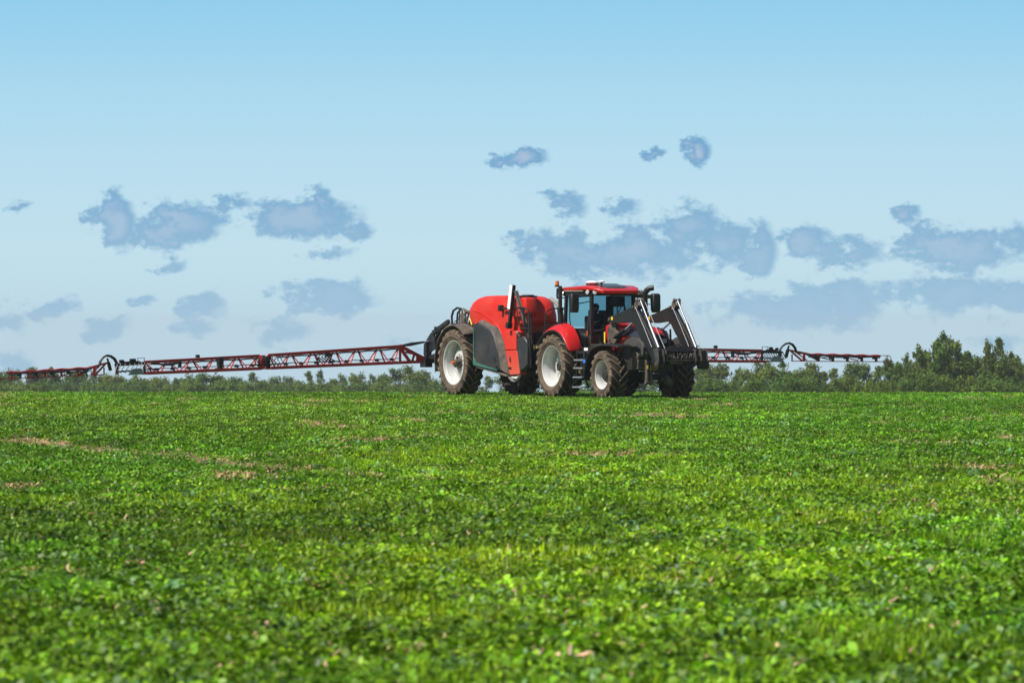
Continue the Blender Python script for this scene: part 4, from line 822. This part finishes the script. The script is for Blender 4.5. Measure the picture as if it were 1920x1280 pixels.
# boom lift frame at the back
for s in (-1, 1):
    m = SB(); Y = s*1.12
    m.bar((-6.55, Y, 2.20), (-7.55, Y, 1.86), .10, .13); m.prism([(-7.50, 1.92), (-7.68, 1.86), (-8.12, 1.52), (-8.14, 1.22), (-8.05, 1.05), (-7.75, 1.05), (-7.7, 1.3), (-7.35, 1.4)], Y-.03, Y+.03)
    m.prism([(-7.0, 1.3), (-7.9, 1.18), (-7.9, 1.06), (-7.0, 1.1)], Y-.06, Y+.02); m.prism([(-7.15, 2.0), (-7.45, 1.9), (-7.5, .8), (-7.2, .8)], Y+.05*s*-1-.02, Y+.05*s*-1+.02)
    m.tube([(-7.0, Y, 2.0), (-7.85, Y-.05*s, 1.45)], .045, 8); m.use(M['frame']); m.build('lift_arm', M['frame'], SP, bevel=.01)
m = SB(); m.bar((-7.8, -1.3, 1.02), (-7.8, 1.3, 1.02), .16, .12); m.bar((-7.8, -1.25, 1.55), (-7.8, 1.25, 1.55), .10, .10); m.bar((-7.3, -1.2, 2.0), (-7.3, 1.2, 2.0), .10); m.box((-7.95, -1.36, .84), (-7.6, -1.12, 1.10)); m.box((-7.95, 1.12, .84), (-7.6, 1.36, 1.10))
for y in (-1.2, -.6, 0, .6, 1.2): m.bar((-7.8, y, 1.0), (-7.8, y, 1.58), .07)
for i in range(12): y = random.uniform(-1.2, 1.2); z = random.uniform(1.1, 1.5); m.tube([(-7.7, y, z), (-7.6, y+.15, z+.1), (-7.65, y+.3, z-.05)], .02, 5)
m.use(M['brass'])
for q in range(4): m.box((-7.82, -1.24+.05*q, 1.2+.03*q), (-7.74, -1.2+.05*q, 1.26+.03*q))
m.mats = [M['frame']] if False else m.mats
bf = m.build('boom_frame', M['frame'], SP, bevel=.006)
bf.data.materials.clear(); bf.data.materials.append(M['frame'])
# hoses at the back of the tank
m = SB(); m.tube([(-6.75, -.9, 2.12), (-6.78, -.9, 2.35), (-6.68, -.9, 2.52), (-6.45, -.9, 2.60), (-6.2, -.9, 2.58), (-6.0, -.9, 2.50), (-5.9, -.9, 2.25)], .035, 8)
m.tube([(-6.55, -.85, 2.15), (-6.5, -.85, 2.45), (-6.3, -.85, 2.56), (-6.05, -.85, 2.45), (-6.0, -.8, 2.15)], .03, 8)
m.tube([(-6.35, -.88, 2.15), (-6.30, -.88, 2.55)], .02, 6); m.tube([(-6.65, -.88, 2.2), (-6.4, -.86, 2.26), (-6.35, -.88, 2.34)], .015, 6)
m.bar((-6.8, -.9, 2.13), (-5.5, -.9, 2.15), .06, .05); m.build('rear_hose', M['rubber'], SP)
m = SB()
for q in range(3): m.tube([(-6.12+.09*q, -.92, 2.15), (-6.14+.09*q, -.90, 2.40), (-6.08+.09*q, -.86, 2.56-.02*q), (-5.95+.09*q, -.8, 2.45)], .045, 8)
m.tube([(-5.85, -.9, 2.15), (-5.7, -.9, 2.42), (-5.62, -.9, 2.50)], .03, 6); m.bar((-5.95, -.7, 2.15), (-5.5, -.7, 2.50), .10, .16); m.build('hose_bundle', M['dusty'], SP)
m = SB(); m.use(M['yellow']).tube([(-5.45, -1.0, 2.28), (-5.35, -1.0, 2.20), (-5.3, -1.0, 2.1)], .025, 6); m.build('yellow_pipe', parent=SP)
# reflective board with camera arm
m = SB(); m.use(M['black']).bar((-2.46, -1.26, 2.06), (-2.26, -1.22, 3.25), .09, .10); m.use(M['white']).bar((-2.41, -1.31, 2.56), (-2.31, -1.28, 3.25), .02, .17, (1, 0, 0)); m.use(M['black'])
m.bar((-2.47, -1.28, 2.0), (-2.44, -1.27, 2.16), .16, .14)
m.build('marker_board', parent=SP, bevel=.004)
m = SB(); m.use(M['black']).bar((-2.40, -1.24, 2.58), (-2.95, -1.24, 2.57), .05, .07); m.box((-3.12, -1.30, 2.50), (-2.98, -1.17, 2.68)); m.build('camera_arm', parent=SP, bevel=.02)
# platform rails and hoses in front of the tank
m = SB()
m.tube([(-2.12, -1.24, 2.60), (-1.55, -1.25, 2.59), (-1.36, -1.25, 2.54), (-1.30, -1.25, 2.42), (-1.27, -1.24, 1.75), (-1.20, -1.22, 1.0), (-1.22, -1.2, .85)], .026, 8)
m.tube([(-2.06, -1.24, 2.60), (-1.98, -1.23, 2.30), (-1.86, -1.2, 1.95)], .02, 8); m.bar((-1.84, -1.24, 2.02), (-1.29, -1.25, 2.0), .03); m.tube([(-1.62, -1.24, 2.58), (-1.58, -1.22, 2.0), (-1.48, -1.15, 1.6)], .035, 8)
m.tube([(-1.40, -1.1, 2.45), (-1.42, -1.1, 1.9), (-1.35, -1.1, 1.5)], .03, 8); m.bar((-1.4, -1.2, 1.5), (-1.25, -1.2, 1.5), .12, .05); m.tube([(-1.3, -1.2, 1.6), (-1.22, -1.2, 1.3), (-1.28, -1.2, .95)], .025, 6)
m.build('platform_rail', M['black'], SP)
m = SB()
m.tube([(-1.25, -.72, 1.6), (-1.25, -.72, 2.40), (-1.22, -.66, 2.52), (-1.2, -.55, 2.57), (-1.1, -.35, 2.58), (-1.0, -.2, 2.58)], .022, 8); m.tube([(-1.1, -.4, 2.58), (-1.05, -.36, 1.9)], .02, 6); m.tube([(-1.25, -.72, 2.1), (-1.0, -.2, 2.1)], .018, 6)
m.build('ladder_rail', M['black'], SP)
m = SB()
for dy, r_ in ((0, .038), (.07, .03)): m.tube([(-2.15, -1.24+dy, 3.08), (-2.05, -1.24+dy, 2.92), (-1.90, -1.22+dy, 2.6), (-1.72, -1.20+dy, 2.3), (-1.58, -1.18+dy, 1.95), (-1.50, -1.15+dy, 1.72)], r_, 8)
m.build('suction_hose', M['dusty'], SP)
m = SB(); m.tube([(-1.95, -.18, 2.86), (-1.72, -.12, 2.74), (-1.55, -.05, 2.55), (-1.5, -.04, 2.3), (-1.5, -.06, 1.95), (-1.5, -.1, 1.7)], .06, 10); m.build('fill_hose', M['hose'], SP)
m = SB()
for i in range(16):
    y = random.uniform(-.6, .7); z = random.uniform(1.2, 1.95); x0 = -1.5+random.uniform(-.1, .15)
    m.tube([(x0, y, z), (x0+.05, y+.12, z-.12), (x0, y+.2, z-.35)], random.choice((.015, .025)), 6)
    m.box((x0-.05, y-.05, z-.05), (x0+.04, y+.05, z+.06))
m.build('valve_block', M['chassis'], SP)
m = SB(); m.use(M['dusty']).box((-1.5, -1.0, 1.42), (-1.0, -.6, 1.50)); m.use(M['yellow']).box((-1.3, -1.02, 1.42), (-1.22, -1.0, 1.49)); m.use(M['chassis']).box((-1.55, -.9, 1.2), (-.9, -.3, 1.42)); m.build('platform_step', parent=SP)

# ------------------------------------------------ booms: s = distance from the middle, h = height over the bottom chord
def boom(side, z0, slope):
    XB = -7.8
    def P_(s_, h_, dx=0):
        if side < 0: s_ = s_ + float(np.interp(s_, [8, 10.6, 10.95, 11.6, 11.85, 15], [0, .1, .34, .30, .19, .19]))
        return (XB+dx, side*s_, z0 + slope*(s_-2) + h_)
    top = lambda s_: float(np.interp(s_, [2.1, 6.6, 10.4, 11.6, 12.1, 15.0], [.48, .37, .32, .30, .25, .20]))
    # root plate with cut-outs
    sec = empty('boom_section', (0, 0, 0), 0, SP)
    m = SB(); m.use(M['boomred'])
    A, B_, Cc, D = P_(2.12, .50), P_(1.28, .08), P_(1.28, -.04), P_(2.0, .0)
    m.bar(A, B_, .05, .10); m.bar(P_(1.3, .0), P_(2.1, .0), .06, .09); m.bar(P_(2.1, .44), P_(1.78, .02), .05, .09); m.bar(P_(1.92, .30), P_(1.66, .24), .04, .05); m.bar(P_(1.62, .24), P_(1.70, .02), .04, .06)
    m.prism([(side*1.26, P_(1.26, -.05)[2]), (side*1.26, P_(1.26, .10)[2]), (side*1.56, P_(1.56, .18)[2]), (side*1.56, P_(1.56, .03)[2])], XB-.02, XB+.02, 'x')
    def truss(m, s0, s1, npan, rt, rb, bow=.16):
        m.use(M['boomred']).bar(P_(s0, top(s0)), P_(s1, top(s1)), rt*2, rt*2)
        for dx in (-bow, bow): m.bar(P_(s0, 0, dx), P_(s1, 0, dx), rb*1.7, rb*1.9)
        dl = (s1-s0)/npan
        for i in range(npan):
            a = s0+dl*i; mid = a+dl*.5
            for dx in (-bow, bow):
                m.bar(P_(a+.03, top(a)), P_(mid-.06, 0, dx), .032, .032); m.bar(P_(a+dl-.03, top(a+dl)), P_(mid+.06, 0, dx), .032, .032)
        for s_ in (s0, s1): m.bar(P_(s_, 0), P_(s_, top(s_)), .05, .07)
    truss(m, 2.1, 6.45, 6, .045, .044); m.build('inner_truss', parent=sec)
    def pipes(s0, s1, step, parent, hh=.12):
        m = SB(); m.use(M['rubber']).tube([P_(s_, hh + .012*math.sin(s_*9), .10) for s_ in np.arange(s0, s1, .25)], .014, 5)
        m.tube([P_(s_, top(s_) - .06 - .02*abs(math.sin(s_*4)), .04) for s_ in np.arange(s0, s1, .2)], .022, 5); m.build('feed_pipe', parent=parent)
        s_ = s0 + step/2
        while s_ < s1:
            m = SB(); m.use(M['black']); b_ = P_(s_, hh-.01, .12); m.box((b_[0]-.03, b_[1]-.045, b_[2]-.045), (b_[0]+.03, b_[1]+.045, b_[2]+.035)); m.tube([b_, (b_[0], b_[1]+.06, b_[2]-.05), (b_[0], b_[1]+.08, b_[2]-.1)], .022, 6); m.box((b_[0]-.02, b_[1]+.03, b_[2]-.02), (b_[0]+.02, b_[1]+.10, b_[2]+.015))
            m.build('nozzle', parent=parent); s_ += step
    pipes(2.2, 6.4, .5, sec)
    m = SB(); m.use(M['black']); 
    m.tube([P_(1.3, .58), P_(1.75, .53), P_(2.05, .50)], [.03, .055, .03], 10); m.use(M['silver']).tube([P_(1.15, .60), P_(1.45, .565)], .022, 8); m.build('fold_cylinder', parent=sec)
    m = SB(); m.use(M['rubber']); c0 = 4.45
    for q in range(5): m.tube([P_(c0+.1*q, .36, .05), P_(c0+.12+.1*q, .26, .14), P_(c0-.15+.12*q, .12, .1), P_(c0-.3+.14*q, .10, .05)], .02, 6)
    m.box(P_(c0, .26, 0) if side > 0 else P_(c0+.16, .26, 0), P_(c0+.16, .38, .1) if side > 0 else P_(c0, .38, .1)); m.build('valve_cluster', parent=sec)
    # joint and middle section
    sec2 = empty('boom_section', (0, 0, 0), 0, SP)
    m = SB(); truss(m, 6.75, 10.35, 5, .044, .044); m.build('middle_truss', parent=sec2); pipes(6.8, 10.4, .5, sec2)
    m = SB(); m.use(M['black'])
    for q in range(9): a = 6.0+.11*q; m.tube([P_(a, .36-.02*(q % 3), .1), P_(a+.12, .28-.03*(q % 4), .16), P_(a+.02, .14, .14), P_(a+.2, .08, .08)], .016, 6)
    m.box(*sorted_box(P_(6.42, .02, -.08), P_(6.52, .36, .08))); m.use(M['boomred']).box(*sorted_box(P_(6.60, -.02, -.1), P_(6.72, top(6.7)+.02, .1))); m.use(M['worn']).bar(P_(6.4, -.01), P_(6.85, -.02), .06, .03); m.build('hinge', parent=sec2)
    m = SB(); m.use(M['black']).box(*sorted_box(P_(7.95, .14, -.05), P_(8.10, .38, .12))); m.box(*sorted_box(P_(7.98, .0, -.05), P_(8.08, .14, .1))); m.box(*sorted_box(P_(8.66, .39, -.04), P_(8.76, .48, .04))); m.box(*sorted_box(P_(9.25, .12, .0), P_(9.32, .32, .1))); m.build('section_valve', parent=sec2)
    m = SB(); m.use(M['rubber'])
    m.tube([P_(9.3, .27, .05), P_(9.55, .22, .08), P_(9.8, .22, .08), P_(10.1, .30, .05)], .03, 6)
    for q in range(10): a = 10.2+.09*q; m.tube([P_(a, .30, .1), P_(a+.1, .18-.01*q, .16), P_(a-.1, .06, .1)], .017, 6)
    m.build('hose_cluster', parent=sec2)
    # trapezoid plate
    m = SB(); m.prism([(side*10.50, P_(10.5, -.02)[2]), (side*11.05, P_(11.05, -.02)[2]), (side*10.90, P_(10.9, .16)[2]), (side*10.66, P_(10.66, .16)[2])], XB+.16, XB+.18, 'x'); m.build('cover_plate', M['silver'], sec2)
    # motor and cage on top of the fold
    m = SB(); m.use(M['black']); z_ = top(10.6)
    m.bar(P_(10.3, z_-.02), P_(11.05, z_-.04), .08, .08); m.tube([P_(10.62, z_+.07), P_(10.72, z_+.07)], .055, 10); m.tube([P_(10.84, z_+.06), P_(10.92, z_+.06)], .045, 10); m.bar(P_(10.5, z_+.03), P_(10.9, z_+.03), .05, .04)
    for a in (10.36, 10.56): m.bar(P_(a, z_), P_(a, z_+.13), .014)
    m.bar(P_(10.34, z_+.13), P_(10.58, z_+.13), .014, .014); m.use(M['boomred']).bar(P_(10.35, .31), P_(11.05, .29), .06, .06); m.bar(P_(10.35, .0), P_(10.6, .0), .06, .06); m.bar(P_(10.98, -.0), P_(10.98, .32), .08, .08); m.build('fold_motor', parent=sec2)
    # hose arch
    m = SB(); pts = [(10.97, .10), (10.98, .34), (11.06, .46), (11.18, .54), (11.32, .565), (11.44, .52), (11.53, .42), (11.57, .28)]
    m.tube([P_(a, h_, .02) for a, h_ in pts], .03, 10); m.tube([P_(a+.01, h_-.015, -.05) for a, h_ in pts], .022, 8); m.build('hose_arch', M['rubber'], sec2)
    # outer section
    sec3 = empty('boom_section', (0, 0, 0), 0, SP)
    m = SB(); m.use(M['frame']).bar(P_(11.31, .48), P_(11.26, .34), .045); m.bar(P_(11.27, .36), P_(11.20, .12), .08, .08); m.use(M['boomred']).bar(P_(11.25, .36), P_(11.85, .26), .05, .05); m.bar(P_(11.4, .01), P_(14.98, .0), .026, .026)
    m.bar(P_(11.35, .34), P_(11.78, .02), .04, .05); m.bar(P_(11.5, .32), P_(11.95, .04), .03, .03); m.bar(P_(11.85, .26), P_(12.35, .04), .04, .05); m.bar(P_(11.9, .25), P_(12.3, .03, .05), .03, .03)
    m.use(M['brass']).bar(P_(11.42, 0), P_(11.42, .22), .03, .04)
    m.use(M['boomred']); v = 11.85
    while v < 14.6:
        m.bar(P_(v, 0), P_(v, top(v)), .05, .075); m.bar(P_(v-.08, 0, .05), P_(v-.05, top(v)-.02, .05), .02, .02); v += .52
    for v in (12.0, 12.9): m.bar(P_(v, .22), P_(v+.9, .03), .02, .03)
    m.bar(P_(14.55, .19), P_(14.92, .19), .02, .02); m.tube([P_(14.88, .19), P_(14.97, .15), P_(15.0, 0)], .012, 6); m.bar(P_(14.85, .19), P_(14.83, 0), .015, .015); m.build('outer_truss', parent=sec3)
    m = SB(); m.use(M['boomred']).tube([P_(s_, top(s_) - .018 + .010*math.cos((s_-11.85)/.52*2*math.pi), 0) for s_ in np.arange(11.6, 14.6, .065)], .022, 6); m.use(M['rubber']).tube([P_(s_, top(s_) - .045 + .010*math.cos((s_-11.85)/.52*2*math.pi), .02) for s_ in np.arange(11.6, 14.6, .065)], .02, 6); m.build('top_hose', parent=sec3)
    pipes(11.95, 14.7, .52, sec3, .13)
def sorted_box(a, b_):
    return tuple(min(p_, q) for p_, q in zip(a, b_)), tuple(max(p_, q) for p_, q in zip(a, b_))
boom(-1, .985, -.0345); boom(1, 1.03, -.0055)
m = SB(); c = (-7.8, -8.14, .76)
m.tube([(c[0], c[1]+.035*math.sin(a), c[2]-.04+.045*math.cos(a)) for a in [2*math.pi*i/16 for i in range(17)]], .012, 6); m.tube([(c[0], -8.14, .69), (c[0], -8.22, .62), (c[0], -8.25, .45)], .01, 6)
m.tube([(c[0], -8.28+.05*math.sin(a), .38+.07*math.cos(a)) for a in [2*math.pi*i/16 for i in range(17)]], .012, 6); m.tube([(c[0], -8.14, .80), (c[0], -8.14, .84)], .03, 8); m.build('hanging_hook', M['black'], SP)

# ---------------------------------------------------------------- air between the camera and the far trees
hm = bpy.data.materials.new('haze_air'); hm.use_nodes = True; t = hm.node_tree; t.nodes.clear()
pv = N('ShaderNodeVolumePrincipled', t); pv.inputs['Color'].default_value = (0.80, 0.88, 0.95, 1); pv.inputs['Density'].default_value = 0.00010; pv.inputs['Anisotropy'].default_value = 0.1
o_ = N('ShaderNodeOutputMaterial', t); t.links.new(pv.outputs[0], o_.inputs['Volume'])
m = MB(); m.box((-1400, -80, -42), (1400, 2700, 5.5)); hz_ = m.build('haze', hm, smooth=0); tag(hz_, kind='stuff')
